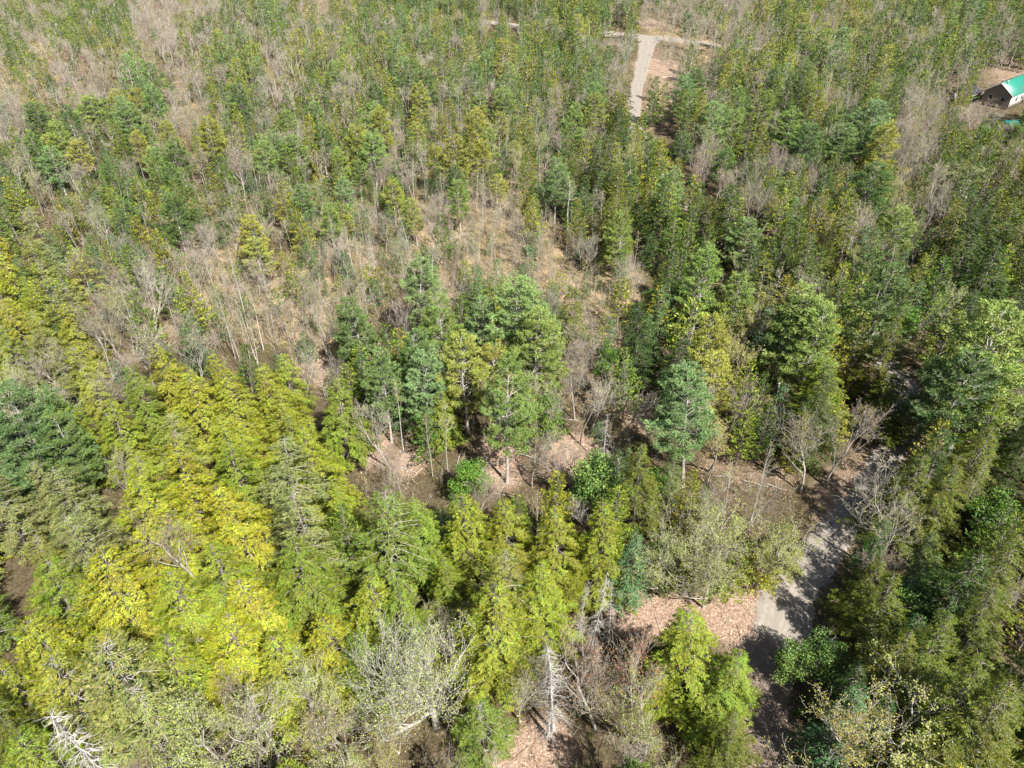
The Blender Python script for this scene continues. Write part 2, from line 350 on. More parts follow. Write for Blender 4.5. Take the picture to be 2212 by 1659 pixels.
def snag(seed, h=11, R=1.6, nb=60, r=.14, twig=4, zb=.15, droop=.35, top=1.0):
    g=np.random.default_rng(seed); T=MB(); C=MB(); P,rad=trunk_line(h,r,g,lean=.05,wob=.1)
    if top<1: rad=r*(1-.5*np.clip(P[:,2]/h,0,1))
    polytube(T,P,rad,k=6,cap=top<1); z=h*zb+h*(1-zb)*.97*g.uniform(0,1,nb); b=at_line(P,z); a=g.uniform(0,6.28,nb); l=R*(1.1-.75*(z/h))*g.uniform(.35,1.15,nb)
    o=np.stack([np.cos(a),np.sin(a),np.zeros(nb)],1); m=b+o*(l*.5)[:,None]+np.array([0,0,1.])*(l*.02)[:,None]; e=b+o*l[:,None]-np.array([0,0,1.])*(l*droop)[:,None]
    tubes(C,b,m,.024,.016,3,1); tubes(C,m,e,.016,.006,3,1)
    if twig:
        i=np.repeat(np.arange(nb),twig); q=g.uniform(.2,1,nb*twig)[:,None]; s=np.where(q<.5,b[i]+(m-b)[i]*q*2,m[i]+(e-m)[i]*(q*2-1)); d=o[i]+g.normal(0,.6,(nb*twig,3)); d[:,2]-=.3
        tubes(C,s,s+nrm(d)*(l[i]*g.uniform(.2,.5,nb*twig))[:,None],.008,.004,3,1)
    return T,C

# ------------------------------------------------------------------ plan of the forest (what grows where)
GRID=[
"WMMrBmMWMPMMCCCWmBMggMPM",
"WrBPmMBMMPMPMCB.WCPMCMM.",
"BPPPwMMMMMmPmPC.PPCMCBCC",
"MPMPPmMMPmPPMCCCBCPPPBCC",
"PmMMPMmPPMWWmCCCCBCPPgDD",
"OMMMBBYWWmwmWCCCCgCCBCDD",
"OOBBWWmWWmWmWwwCCCPPPDDD",
"OOBBWWwWPPPPPBwCCCPPDDDD",
"OOBBOYYwPPPPMBmDPgPCDDPD",
"POOYYYYYMPMPmBwDPCCCDDPD",
"POOYYYYYwMwwCmwDmwwB.DDD",
"OOYYYYOYwwMCCgCggBw..DBD",
"OOYYYYYOCYYYCYCgggg.DBDD",
"OYYYYYYYCYCYCmggg..DDDDD",
"YYYYYYYYOCBYYw..D.wDDDDD",
"YYOYYYYYgBBYOBBDY.wDDDDD",
"YOOYgggBBBBYOBggY.DDDDYY",
"YOBgBBgBBggwwwggY.DDDYYY"]
MIX={
'Y':[('yhem',.93),('ohem',.04),('bare',.03)],
'O':[('ohem',.66),('yhem',.20),('spruce',.04),('bare',.10)],
'M':[('spruce',.23),('cedar',.34),('pine',.12),('birch',.08),('bare',.13),('bud',.05),('sapling',.06)],
'm':[('birch',.14),('bare',.23),('spruce',.19),('cedar',.23),('pine',.05),('bud',.08),('sapling',.08)],
'P':[('pine',.33),('cedar',.25),('spruce',.13),('bare',.18),('birch',.05),('bud',.06)],
'B':[('bare',.50),('bud',.20),('birch',.07),('spruce',.10),('cedar',.09),('red',.04)],
'r':[('red',.30),('bare',.40),('sapling',.2),('spruce',.10)],
'g':[('bud',.50),('cedar',.24),('bare',.18),('leafy',.08)],
'W':[('sapling',.42),('bare',.12),('birch',.14),('spruce',.14),('cedar',.18)],
'w':[('sapling',.66),('birch',.06),('cedar',.15),('spruce',.13)],
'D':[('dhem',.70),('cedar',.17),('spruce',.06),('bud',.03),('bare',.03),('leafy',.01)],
'C':[('cedar',.36),('spruce',.12),('pine',.13),('bare',.08),('birch',.02),('dhem',.25),('bud',.04)],
'.':[]}
DENS={'w':.7}
HR={'yhem':(8.5,12),'ohem':(8.5,12),'dhem':(10,14.5),'cedar':(7,11),'spruce':(5,9.5),'pine':(9.5,14),'bare':(7.5,11.5),'birch':(8,12),
    'bud':(7.5,11.5),'red':(6,9),'leafy':(4,7),'dead':(8,12),'sapling':(2.5,5.5),'old':(10,15)}
RAD={'yhem':2.35,'ohem':2.0,'dhem':2.2,'cedar':1.25,'spruce':1.0,'pine':2.0,'bare':1.35,'birch':.8,'bud':1.6,'red':1.3,'leafy':1.2,'dead':1.0,'sapling':.4,'old':2.4}
def cell(px,py):
    i=int(min(max(py/92.17,0),17)); j=int(min(max(px/92.17,0),23)); return GRID[i][j]

ROADS={ # centre lines read off on the plan grid, width in metres
'gravel':[(1401,82,8.5),(1398,100,5.0),(1386,148,3.8),(1371,221,3.3),(1377,280,3.6),(1440,383,3.6),(1477,435,3.8),(1563,516,3.6),(1652,583,3.6),(1770,664,3.6),(1917,796,3.6),(1958,870,3.6),
          (1958,915,3.6),(1932,966,3.5),(1897,1020,3.4),(1868,1076,3.3),(1838,1106,3.2),(1800,1156,3.5),(1730,1239,4.2),(1698,1289,4.9),(1686,1339,4.7),(1676,1378,4.4),(1662,1410,4.2),(1655,1440,4.0)],
'cross':[(830,22,5.5),(1060,50,5.5),(1130,58,5.5),(1290,70,6),(1400,80,7),(1470,84,7),(1545,95,5.5),(1700,108,4.5)],
'dirt':[(1672,1385,3.6),(1655,1423,5.0),(1648,1506,4.4),(1665,1606,3.4),(1684,1700,3.2),(1700,1850,3.2)]}
ROADW={k:[(*ground_at(a,b),w) for a,b,w in v] for k,v in ROADS.items()}
def smooth_line(pts, step=1.0):
    P=np.array(pts); out=[]
    for i in range(len(P)-1):
        a=P[max(i-1,0)];b=P[i];c=P[i+1];d=P[min(i+2,len(P)-1)]
        n=max(2,int(np.linalg.norm((c-b)[:2])/step))
        for k in range(n):
            t=k/n; out.append(.5*((2*b)+(-a+c)*t+(2*a-5*b+4*c-d)*t*t+(-a+3*b-3*c+d)*t**3))
    out.append(P[-1]); return np.array(out)
RL={k:smooth_line(v) for k,v in ROADW.items()}
RALL=np.concatenate(list(RL.values()))
def road_dist(x,y):
    d=np.hypot(RALL[:,0]-x,RALL[:,1]-y)-RALL[:,2]/2; return d.min()
# glades and sight gaps, as ground spots
CLEAR=[(1935,960,35),(1900,1010,32),(1870,1055,32),(1840,1095,36),(1805,1140,34),(1760,1200,36),(1700,1275,50),(1685,1345,48),(1640,1440,52),(1650,1530,52),(1665,1620,45),
(1600,1330,42),(1520,1290,38),(1440,1285,38),(1390,1315,36),(1400,80,28),(1385,130,22),(1375,180,22),(1368,240,18),(1470,78,24),(1525,90,18),(1340,66,14),(1475,432,9),(1412,58,20),(1425,130,18),(1390,45,16),
(800,970,36),(870,985,22),(1075,955,26),(1085,1005,26),(1140,1000,18),(1240,985,16),(1600,1015,15),(1660,1020,17),
(1345,650,22),(1350,700,18),(1385,860,22),(1400,910,18),(1388,595,20),(388,150,15),(392,195,17),(398,240,17),(395,290,15),(345,140,12),
(2175,195,52),(2060,183,22),(2112,222,20),(2195,250,20),(1180,1615,34),(1100,1645,26),(650,640,22),(705,655,18),(1050,500,22),(1120,525,24),(1185,560,26),(1250,590,24),(1300,600,20),(1010,470,18),(930,450,16),
(1000,480,34),(1100,505,40),(1200,545,42),(1270,605,36),(1150,600,26),(900,490,26),(700,585,38),(620,560,34),(560,720,34),(650,655,40),(725,685,30),(830,610,26),(450,655,26),(800,545,26),(470,700,28),(560,660,28),(790,955,42),(885,1000,30),(1060,960,36),(1130,1005,30),(1235,990,26),(1345,690,26),(500,600,20),(430,560,18),(820,650,18),(640,760,14),(690,800,14),(1060,50,12),(1110,56,12),(1320,72,16),(700,14,10),(1440,60,24)]
CX=np.array(CLEAR,float)
def blocked(x,y,h,w,soft=1.0,base=.12):
    t=np.linspace(base,1,7); pts=np.array([project(x,y,h*q)[:2] for q in t]); dep=project(x,y,h*.5)[2]
    rad=(CX[:,2]*soft)+w*PF/dep*.55*(soft)
    d=np.hypot(CX[:,0][:,None]-pts[:,0],CX[:,1][:,None]-pts[:,1])
    # only spots lying beyond the foot of the tree can be hidden by it
    return (d.min(1)<rad).any()

# ------------------------------------------------------------------ ground
def axis(a,b,s0,s1,far):
    xs=[a]; 
    while xs[-1]<b: xs.append(xs[-1]+s0)
    s=s0
    while xs[-1]<far: s*=1.25; xs.append(xs[-1]+s)
    ys=[a]; s=s0
    while ys[-1]>-far: s*=1.25; ys.append(ys[-1]-s)
    return np.array(ys[:0:-1]+xs)
GX=axis(-190,190,1.1,0,3500); GY=axis(0,330,1.1,0,3500)
XX,YY=np.meshgrid(GX,GY); ZZ=hgt(XX,YY); far=np.hypot(XX,YY)
ZZ=np.where(far>500,0,ZZ)
nx,ny=len(GX),len(GY)
V=np.stack([XX.ravel(),YY.ravel(),ZZ.ravel()],1)
ii,jj=np.meshgrid(np.arange(ny-1),np.arange(nx-1),indexing='ij'); q=(ii*nx+jj).ravel()
F=np.stack([q,q+1,q+nx+1,q+nx],1)
# zone weights from the plan, blurred
STRAW={'W':.95,'w':1,'B':.45,'r':.9,'m':.5,'M':.25,'g':.3,'P':.2}
LIT={'D':.35,'C':.3,'.':.6}
Gs=np.array([[STRAW.get(c,0) for c in r] for r in GRID]); Gl=np.array([[LIT.get(c,.15) for c in r] for r in GRID])
Gs[10:,:]*=.4
def gsample(G,px,py):
    a=np.clip(py/92.17-.5,0,16.999); b=np.clip(px/92.17-.5,0,22.999); i=a.astype(int); j=b.astype(int); u=a-i; v=b-j
    return G[i,j]*(1-u)*(1-v)+G[i+1,j]*u*(1-v)+G[i,j+1]*(1-u)*v+G[i+1,j+1]*u*v
def proj_arr(x,y,z):
    dz=CAM_H-z; depth=np.maximum(y*CP+dz*SP,1); return PW/2+x/depth*PF, PH/2+(dz*CP-y*SP)/depth*PF
px,py=proj_arr(V[:,0],V[:,1],V[:,2])
straw=gsample(Gs,px,py); lit=gsample(Gl,px,py)
LSPOT=[(1420,1290,72,1),(1520,1285,66,1),(1600,1330,60,1),(1370,1330,45,1),(1575,1245,30,1),(1180,1610,60,.8),(1100,1640,50,.8),(1600,1010,55,.42),(1680,1020,45,.42),(1540,1000,36,.42),(800,965,52,.62),(880,990,42,.62),(1080,960,54,.62),(1090,1010,50,.64),(1240,985,60,.85),
 (1400,890,50,.8),(1880,750,50,.8),(1425,140,60,.7),(1330,100,40,.5),(1410,50,45,.6),(395,210,40,.6),(1350,650,35,.6),(1970,960,50,.7),(1900,1090,40,.5),(690,790,50,.7)]
for a,b,r,w in LSPOT:
    gx,gy=ground_at(a,b); dep=project(gx,gy,0)[2]; R=r*dep/PF
    d=np.hypot(V[:,0]-gx,(V[:,1]-gy)*.8); lit=np.maximum(lit,w*np.clip(1.6-d/R,0,1))
zone=np.stack([straw,lit,np.zeros_like(lit),np.ones_like(lit)],1)
def ground_mat():
    m,N,L=new_mat('forest_floor'); at=N.new('ShaderNodeAttribute'); at.attribute_name='tint'
    sep=N.new('ShaderNodeSeparateColor'); L.new(at.outputs['Color'],sep.inputs[0])
    tc=N.new('ShaderNodeTexCoord')
    def noise(s,d=4,w=.6):
        n=N.new('ShaderNodeTexNoise'); n.inputs['Scale'].default_value=s; n.inputs['Detail'].default_value=d; n.inputs['Roughness'].default_value=w; L.new(tc.outputs['Object'],n.inputs['Vector']); return n.outputs['Fac']
    def ramp(f,stops):
        r=N.new('ShaderNodeValToRGB'); e=r.color_ramp.elements
        while len(e)<len(stops): e.new(.5)
        for k,(p,c) in zip(e,stops): k.position=p; k.color=(*c,1)
        L.new(f,r.inputs['Fac']); return r.outputs[0]
    def mix(f,a,b):
        x=N.new('ShaderNodeMix'); x.data_type='RGBA'; L.new(f,x.inputs[0]); L.new(a,x.inputs[6]); L.new(b,x.inputs[7]); return x.outputs[2]
    def thr(w,nf,k=.5,lo=.35,hi=.65):
        ad=N.new('ShaderNodeMath'); ad.operation='MULTIPLY_ADD'; L.new(nf,ad.inputs[0]); ad.inputs[1].default_value=k; L.new(w,ad.inputs[2])
        mr=N.new('ShaderNodeMapRange'); mr.inputs['From Min'].default_value=lo+k/2; mr.inputs['From Max'].default_value=hi+k/2; L.new(ad.outputs[0],mr.inputs['Value']); return mr.outputs[0]
    fine=noise(4.5,6,.75); mid=noise(.7,5,.65); big=noise(.09,4,.6); big2=noise(.31,4,.6)
    floor=mix(mid, ramp(fine,[(.3,(.045,.032,.024)),(.5,(.13,.085,.06)),(.7,(.24,.17,.12))]), ramp(fine,[(.3,(.035,.035,.018)),(.55,(.10,.095,.04)),(.75,(.2,.16,.09))]))
    strawc=mix(ramp(big2,[(.42,(0,0,0)),(.6,(1,1,1))]), ramp(fine,[(.3,(.11,.075,.045)),(.5,(.40,.285,.175)),(.68,(.64,.50,.34))]), ramp(fine,[(.3,(.06,.05,.03)),(.5,(.20,.165,.09)),(.72,(.42,.32,.2))]))
    litc=mix(mid, ramp(fine,[(.3,(.14,.09,.065)),(.48,(.38,.27,.20)),(.68,(.64,.51,.40))]), ramp(fine,[(.3,(.10,.065,.045)),(.5,(.30,.20,.14)),(.75,(.54,.42,.31))]))
    green=ramp(fine,[(.3,(.035,.05,.012)),(.7,(.12,.15,.035))])
    c=mix(thr(sep.outputs[0],big2),floor,strawc)
    c=mix(thr(sep.outputs[1],mid,.5,.3,.6),c,litc)
    ng=noise(.2,5,.7); mg=N.new('ShaderNodeMapRange'); mg.inputs['From Min'].default_value=.55; mg.inputs['From Max'].default_value=.72; mg.inputs['To Max'].default_value=.3; L.new(ng,mg.inputs['Value'])
    inv=N.new('ShaderNodeMath'); inv.operation='SUBTRACT'; inv.inputs[0].default_value=1; inv.use_clamp=True; L.new(sep.outputs[1],inv.inputs[1])
    mm=N.new('ShaderNodeMath'); mm.operation='MULTIPLY'; L.new(mg.outputs[0],mm.inputs[0]); L.new(inv.outputs[0],mm.inputs[1])
    c=mix(mm.outputs[0],c,green)
    bs=N.new('ShaderNodeBsdfPrincipled'); bs.inputs['Roughness'].default_value=.95; bs.inputs['Specular IOR Level'].default_value=.1; L.new(c,bs.inputs['Base Color'])
    bp=N.new('ShaderNodeBump'); bp.inputs['Strength'].default_value=.9; bp.inputs['Distance'].default_value=.25; L.new(noise(2.2,6,.7),bp.inputs['Height']); L.new(bp.outputs[0],bs.inputs['Normal'])
    o=N.new('ShaderNodeOutputMaterial'); L.new(bs.outputs[0],o.inputs[0]); return m
gme=make_mesh('ground',V,np.zeros((0,3),int),F,np.zeros(0,int),np.zeros(len(F),int),[ground_mat()],True,zone)
tag(obj('ground',gme),kind='structure')

def road_mat(name,base,dark,rut):
    m,N,L=new_mat(name); uv=N.new('ShaderNodeAttribute'); uv.attribute_name='tint'; sp=N.new('ShaderNodeSeparateColor'); L.new(uv.outputs['Color'],sp.inputs[0])
    tc=N.new('ShaderNodeTexCoord'); n1=N.new('ShaderNodeTexNoise'); n1.inputs['Scale'].default_value=1.1; n1.inputs['Detail'].default_value=8; n1.inputs['Roughness'].default_value=.7; L.new(tc.outputs['Object'],n1.inputs['Vector'])
    n2=N.new('ShaderNodeTexNoise'); n2.inputs['Scale'].default_value=9; n2.inputs['Detail'].default_value=4; L.new(tc.outputs['Object'],n2.inputs['Vector'])
    # wheel tracks run along the road: noise stretched along its length
    cx=N.new('ShaderNodeCombineXYZ'); 
    a=N.new('ShaderNodeMath'); a.operation='MULTIPLY'; a.inputs[1].default_value=16; L.new(sp.outputs[0],a.inputs[0]); L.new(a.outputs[0],cx.inputs[0])
    b=N.new('ShaderNodeMath'); b.operation='MULTIPLY'; b.inputs[1].default_value=9; L.new(sp.outputs[1],b.inputs[0]); L.new(b.outputs[0],cx.inputs[1])
    n3=N.new('ShaderNodeTexNoise'); n3.inputs['Scale'].default_value=1; n3.inputs['Detail'].default_value=3; L.new(cx.outputs[0],n3.inputs['Vector'])
    ad=N.new('ShaderNodeMath'); ad.operation='MULTIPLY_ADD'; L.new(n3.outputs['Fac'],ad.inputs[0]); ad.inputs[1].default_value=rut; 
    ad2=N.new('ShaderNodeMath'); ad2.operation='MULTIPLY_ADD'; L.new(n2.outputs['Fac'],ad2.inputs[0]); ad2.inputs[1].default_value=.35; L.new(n1.outputs['Fac'],ad2.inputs[2]); L.new(ad2.outputs[0],ad.inputs[2])
    cr=N.new('ShaderNodeValToRGB'); e=cr.color_ramp.elements; e[0].position=.45; e[0].color=(*dark,1); e[1].position=.62+rut*.5; e[1].color=(*base,1)
    x=e.new(.95); x.color=(*[min(1,v*1.25) for v in base],1)
    L.new(ad.outputs[0],cr.inputs['Fac'])
    bs=N.new('ShaderNodeBsdfPrincipled'); bs.inputs['Roughness'].default_value=.95; bs.inputs['Specular IOR Level'].default_value=.1; L.new(cr.outputs[0],bs.inputs['Base Color'])
    bp=N.new('ShaderNodeBump'); bp.inputs['Strength'].default_value=.6; bp.inputs['Distance'].default_value=.08; L.new(ad.outputs[0],bp.inputs['Height']); L.new(bp.outputs[0],bs.inputs['Normal'])
    o=N.new('ShaderNodeOutputMaterial'); L.new(bs.outputs[0],o.inputs[0]); return m
def road(name,pts,mat,off,seed):
    g=np.random.default_rng(seed); P=smooth_line(pts,.25); n=len(P); d=nrm(np.gradient(P[:,:2],axis=0)); s=np.stack([d[:,1],-d[:,0]],1); K=23
    def wob(a): 
        x=np.convolve(g.normal(0,1,n+60),np.ones(15)/15,'same')[30:-30]*2+.5*np.convolve(g.normal(0,1,n+60),np.ones(4)/4,'same')[30:-30]; return x*a
    wl,wr=wob(.35),wob(.35); v=[];t=[]
    for k in range(K):
        u=k/(K-1)*2-1; w=P[:,2]/2+(wl if u<0 else wr); q=P[:,:2]+s*(u*w)[:,None]
        edge=np.clip((1.04-abs(u)+g.normal(0,.075,n))/.2,0,1)*np.clip((n-1-np.arange(n))/14+g.normal(0,.25,n),0,1)**(1 if name=='gravel_road' else 0); z=hgt(q[:,0],q[:,1])+(-.06+(off+.06)*edge)+.012*math.cos(u*9)*edge
        v.append(np.stack([q[:,0],q[:,1],z],1)); t.append(np.stack([np.full(n,k/(K-1)),np.arange(n)*.25/40,np.zeros(n),np.ones(n)],1))
    v=np.stack(v,1).reshape(-1,3); t=np.stack(t,1).reshape(-1,4)
    i,k=np.meshgrid(np.arange(n-1),np.arange(K-1),indexing='ij'); q=(i*K+k).ravel(); f=np.stack([q,q+1,q+K+1,q+K],1)
    me=make_mesh(name,v,np.zeros((0,3),int),f,np.zeros(0,int),np.zeros(len(f),int),[mat],True,t); return tag(obj(name,me),kind='structure')
GRAV=road_mat('gravel',(.29,.255,.215),(.15,.128,.105),.7); DIRT=road_mat('dirt_track',(.215,.165,.13),(.12,.09,.07),.3)
road('dirt_driveway',ROADW['dirt'],DIRT,.035,3)
road('gravel_road',ROADW['gravel'],GRAV,.06,1); road('crossing_road',ROADW['cross'],GRAV,.085,2)

# ------------------------------------------------------------------ house and shed by the right edge
def house():
    cx,cy=113.7,177.4; rx,ry=.78,.62                      # ridge direction
    root=empty('house',(cx,cy,0),math.atan2(ry,rx))
    tag(root,'house with a green metal roof and white siding at the right edge','house')
    Ln,Wd,eh,rh=15.,3.45,2.75,5.05
    siding=plain_mat('white_siding',(.78,.77,.74),.6,.06); brown=plain_mat('gable_wood',(.27,.22,.19),.8,.2)
    green=new_mat('green_roof_metal'); m,N,L=green; tc=N.new('ShaderNodeTexCoord'); w=N.new('ShaderNodeTexWave'); w.inputs['Scale'].default_value=1.1; w.bands_direction='X'; L.new(tc.outputs['Object'],w.inputs['Vector'])
    cr=N.new('ShaderNodeValToRGB'); cr.color_ramp.elements[0].position=0; cr.color_ramp.elements[0].color=(.012,.15,.105,1); cr.color_ramp.elements[1].position=.12; cr.color_ramp.elements[1].color=(.02,.23,.16,1); L.new(w.outputs['Fac'],cr.inputs['Fac'])
    bs=N.new('ShaderNodeBsdfPrincipled'); bs.inputs['Roughness'].default_value=.38; L.new(cr.outputs[0],bs.inputs['Base Color']); o=N.new('ShaderNodeOutputMaterial'); L.new(bs.outputs[0],o.inputs[0])
    a=MB(); box(a,.4,Ln,-Wd+.35,Wd-.35,-.3,eh-.1)
    obj('wall',a.mesh('house_wall',[siding]),root)
    a=MB(); y0=Wd-.35; a.add([(.38,-y0,eh-.1),(.38,y0,eh-.1),(.38,0,rh-.25),(.38,-y0,0),(.38,y0,0)],f3=[(0,2,1)],f4=[(3,0,1,4)])
    obj('gable',a.mesh('gable_front',[brown]),root); a=MB()
    a.add([(Ln-.05,-y0,eh-.1),(Ln-.05,y0,eh-.1),(Ln-.05,0,rh-.25)],f3=[(0,1,2)])
    obj('gable',a.mesh('house_gable',[brown]),root)
    a=MB(); s=(rh-eh)/Wd
    for sg in (-1,1):
        t=.09; v=[(0,0,rh),(Ln+.4,0,rh),(Ln+.4,sg*Wd,eh),(0,sg*Wd,eh)]; v+= [(x,y,z-t) for x,y,z in v]
        a.add(v,f4=[(0,1,2,3),(7,6,5,4),(0,3,7,4),(1,5,6,2),(3,2,6,7)])
    rf=obj('roof',a.mesh('house_roof',[m]),root)
    a=MB()
    for sg in (-1,1):
        v=[(-.04,0,rh+.01),(-.04,sg*Wd,eh+.01),(-.04,sg*Wd,eh-.2),(-.04,0,rh-.2)]; v+=[(x+.05,y,z) for x,y,z in v]; a.add(v,f4=[(0,1,2,3),(7,6,5,4),(0,4,5,1),(3,2,6,7)])
    obj('barge_board',a.mesh('barge',[siding]),root)
    for x,y in ((1.7,-.55),(2.3,.8)):
        a=MB(); z=rh-abs(y)*s; polytube(a,[(x,y,z-.2),(x,y,z+.55),(x,y,z+.6),(x,y,z+.7)],[.11,.11,.17,.15],8,0,True); obj('vent_pipe',a.mesh('vent',[siding]),rf)
    fr=plain_mat('window_frame',(.7,.7,.68),.5,.03); gl=plain_mat('window_glass',(.03,.04,.05),.08,.05)
    for x in (3.,5.8,9.):
        a=MB(); y=-Wd+.33
        for q in ((x,x+1.1,.95,1.02),(x,x+1.1,2.1,2.17),(x,x+.07,1.02,2.1),(x+1.03,x+1.1,1.02,2.1),(x+.5,x+.56,1.02,2.1)): box(a,q[0],q[1],y-.05,y,q[2],q[3])
        f=obj('window',a.mesh('win',[fr]),root); a=MB(); box(a,x+.07,x+1.03,y-.02,y-.003,1.02,2.1); obj('pane',a.mesh('pane',[gl]),f)
    a=MB(); box(a,7.2,8.2,-Wd+.28,-Wd+.34,0.05,2.05); d=obj('door',a.mesh('door',[brown]),root); a=MB(); polytube(a,[(7.3,-Wd+.26,1),(7.3,-Wd+.2,1),(7.42,-Wd+.2,1)],[.02,.025,.02],6,0,True); obj('handle',a.mesh('handle',[fr]),d)
    for i,(y) in enumerate((-1.4,1.4)):
        a=MB()
        for q in ((y-.5,y+.5,1.0,1.07),(y-.5,y+.5,2.0,2.07),(y-.5,y-.43,1.07,2.0),(y+.43,y+.5,1.07,2.0)): box(a,.30,.36,q[0],q[1],q[2],q[3])
        f=obj('window',a.mesh('win',[fr]),root); a=MB(); box(a,.32,.36,y-.43,y+.43,1.07,2.0); obj('pane',a.mesh('pane',[gl]),f)
    # second, lower roof seen past the trees near the right edge
    def shed(name,label,loc,rz,L_,W_,e,r,rc,wc):
        rt=empty(name,loc,rz); tag(rt,label,'shed'); a=MB(); box(a,.15,L_-.15,-W_+.2,W_-.2,-.2,e); y=W_-.2
        for x in (.15,L_-.15): a.add([(x,-y,e),(x,y,e),(x,0,r-.1)],f3=[(0,2,1) if x<1 else (0,1,2)])
        obj('wall',a.mesh(name+'_wall',[wc]),rt); a=MB()
        for sg in (-1,1):
            v=[(0,0,r),(L_,0,r),(L_,sg*W_,e),(0,sg*W_,e)]; v+=[(x,y,z-.08) for x,y,z in v]; a.add(v,f4=[(0,1,2,3),(7,6,5,4),(0,3,7,4),(1,5,6,2),(3,2,6,7)])
        obj('roof',a.mesh(name+'_roof',[rc]),rt)
        a=MB(); box(a,.10,.147,-.45,.45,0,1.9); dd=obj('door',a.mesh('shed_door',[siding]),rt)
        a=MB(); polytube(a,[(.10,-.35,1),(.05,-.35,1),(.05,-.27,1)],[.015,.02,.015],6,0,True); obj('handle',a.mesh('shed_handle',[fr]),dd)
    x,y=ground_at(2068,190,2.5); dark=plain_mat('dark_shingle',(.035,.035,.05),.75,.25,5)
    shed('shed','low shed with a dark slate coloured roof left of the green roofed house',(x,y,hgt(x,y)),.5,6.2,2.8,2.0,3.2,dark,brown)
    x,y=ground_at(2168,263,2); shed('outbuilding','small outbuilding with a green roof just below the green roofed house',(x,y,hgt(x,y)),.15,9,1.8,1.6,2.2,m,brown)
house()

# ------------------------------------------------------------------ kinds
def S(r,g,b):
    f=lambda c:(c/255/12.92 if c/255<=.04045 else ((c/255+.055)/1.055)**2.4); return (f(r),f(g),f(b))
# kind -> name, category, foliage slot, bark, tone palette (name, colour), near/mid/far builders
KIND={
'yhem':('hemlock_tree','hemlock','NEED',BARK,[('bright yellow',S(176,171,46)),('yellow-green',S(162,163,48)),('fresh green',S(142,153,48)),('golden yellow',S(180,170,54))]),
'ohem':('hemlock_tree','hemlock','NEED',BARK,[('dull olive',S(156,154,60)),('olive grey',S(152,150,82)),('mossy green',S(134,144,54))]),
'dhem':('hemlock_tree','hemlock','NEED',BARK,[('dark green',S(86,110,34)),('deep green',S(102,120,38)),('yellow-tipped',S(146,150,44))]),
'cedar':('cedar_tree','cedar','NEED',BARK,[('olive green',S(126,140,52)),('yellow-green',S(156,164,58)),('plain green',S(110,134,52)),('golden green',S(162,156,54))]),
'spruce':('spruce_tree','spruce','NEED',BARK,[('dark green',S(80,110,46)),('dull green',S(106,132,60)),('blue-green',S(108,140,84))]),
'pine':('pine_tree','pine','PNEED',BARKG,[('blue-green',S(150,174,108)),('soft green',S(158,176,92)),('yellow-green',S(182,182,88)),('deep green',S(122,144,80))]),
'bare':('bare_tree','bare tree','BUD',BARKT,[('pale grey',S(172,166,112)),('tan',S(182,162,114)),('brownish',S(170,134,100))]),
'bud':('budding_tree','budding tree','BUD',BARKG,[('pale green',S(176,184,98)),('yellow',S(182,172,86)),('grey green',S(164,164,106))]),
'old':('budding_tree','budding tree','BUD',BARKW,[('pale green',S(190,196,116))]),
'red':('red_maple_tree','maple','BUD',BARKT,[('red',S(168,104,84)),('rusty',S(174,120,88))]),
'birch':('birch_tree','birch','BUD',BARKW,[('white stemmed',S(160,162,92)),('pale stemmed',S(166,160,100))]),
'leafy':('maple_tree','maple','NEED',BARKG,[('vivid green',S(122,154,58)),('light green',S(130,152,74))]),
'dead':('dead_tree','dead tree','BUD',DEADW,[('bleached grey',S(160,158,140))]),
'sapling':('sapling','sapling','BUD',BARKT,[('grey',S(168,164,108)),('tan',S(176,160,112))]),
}
def con(s,l,h,R,nb,per,LL,W,dk=1,**k):
    a=l**.33; return conifer(s,h,R,nb=int(nb*a),per=per*a,leafL=LL/l**.36,leafW=W/l**.48,dens=3.2*a**.5*dk,lvl=l,**k)
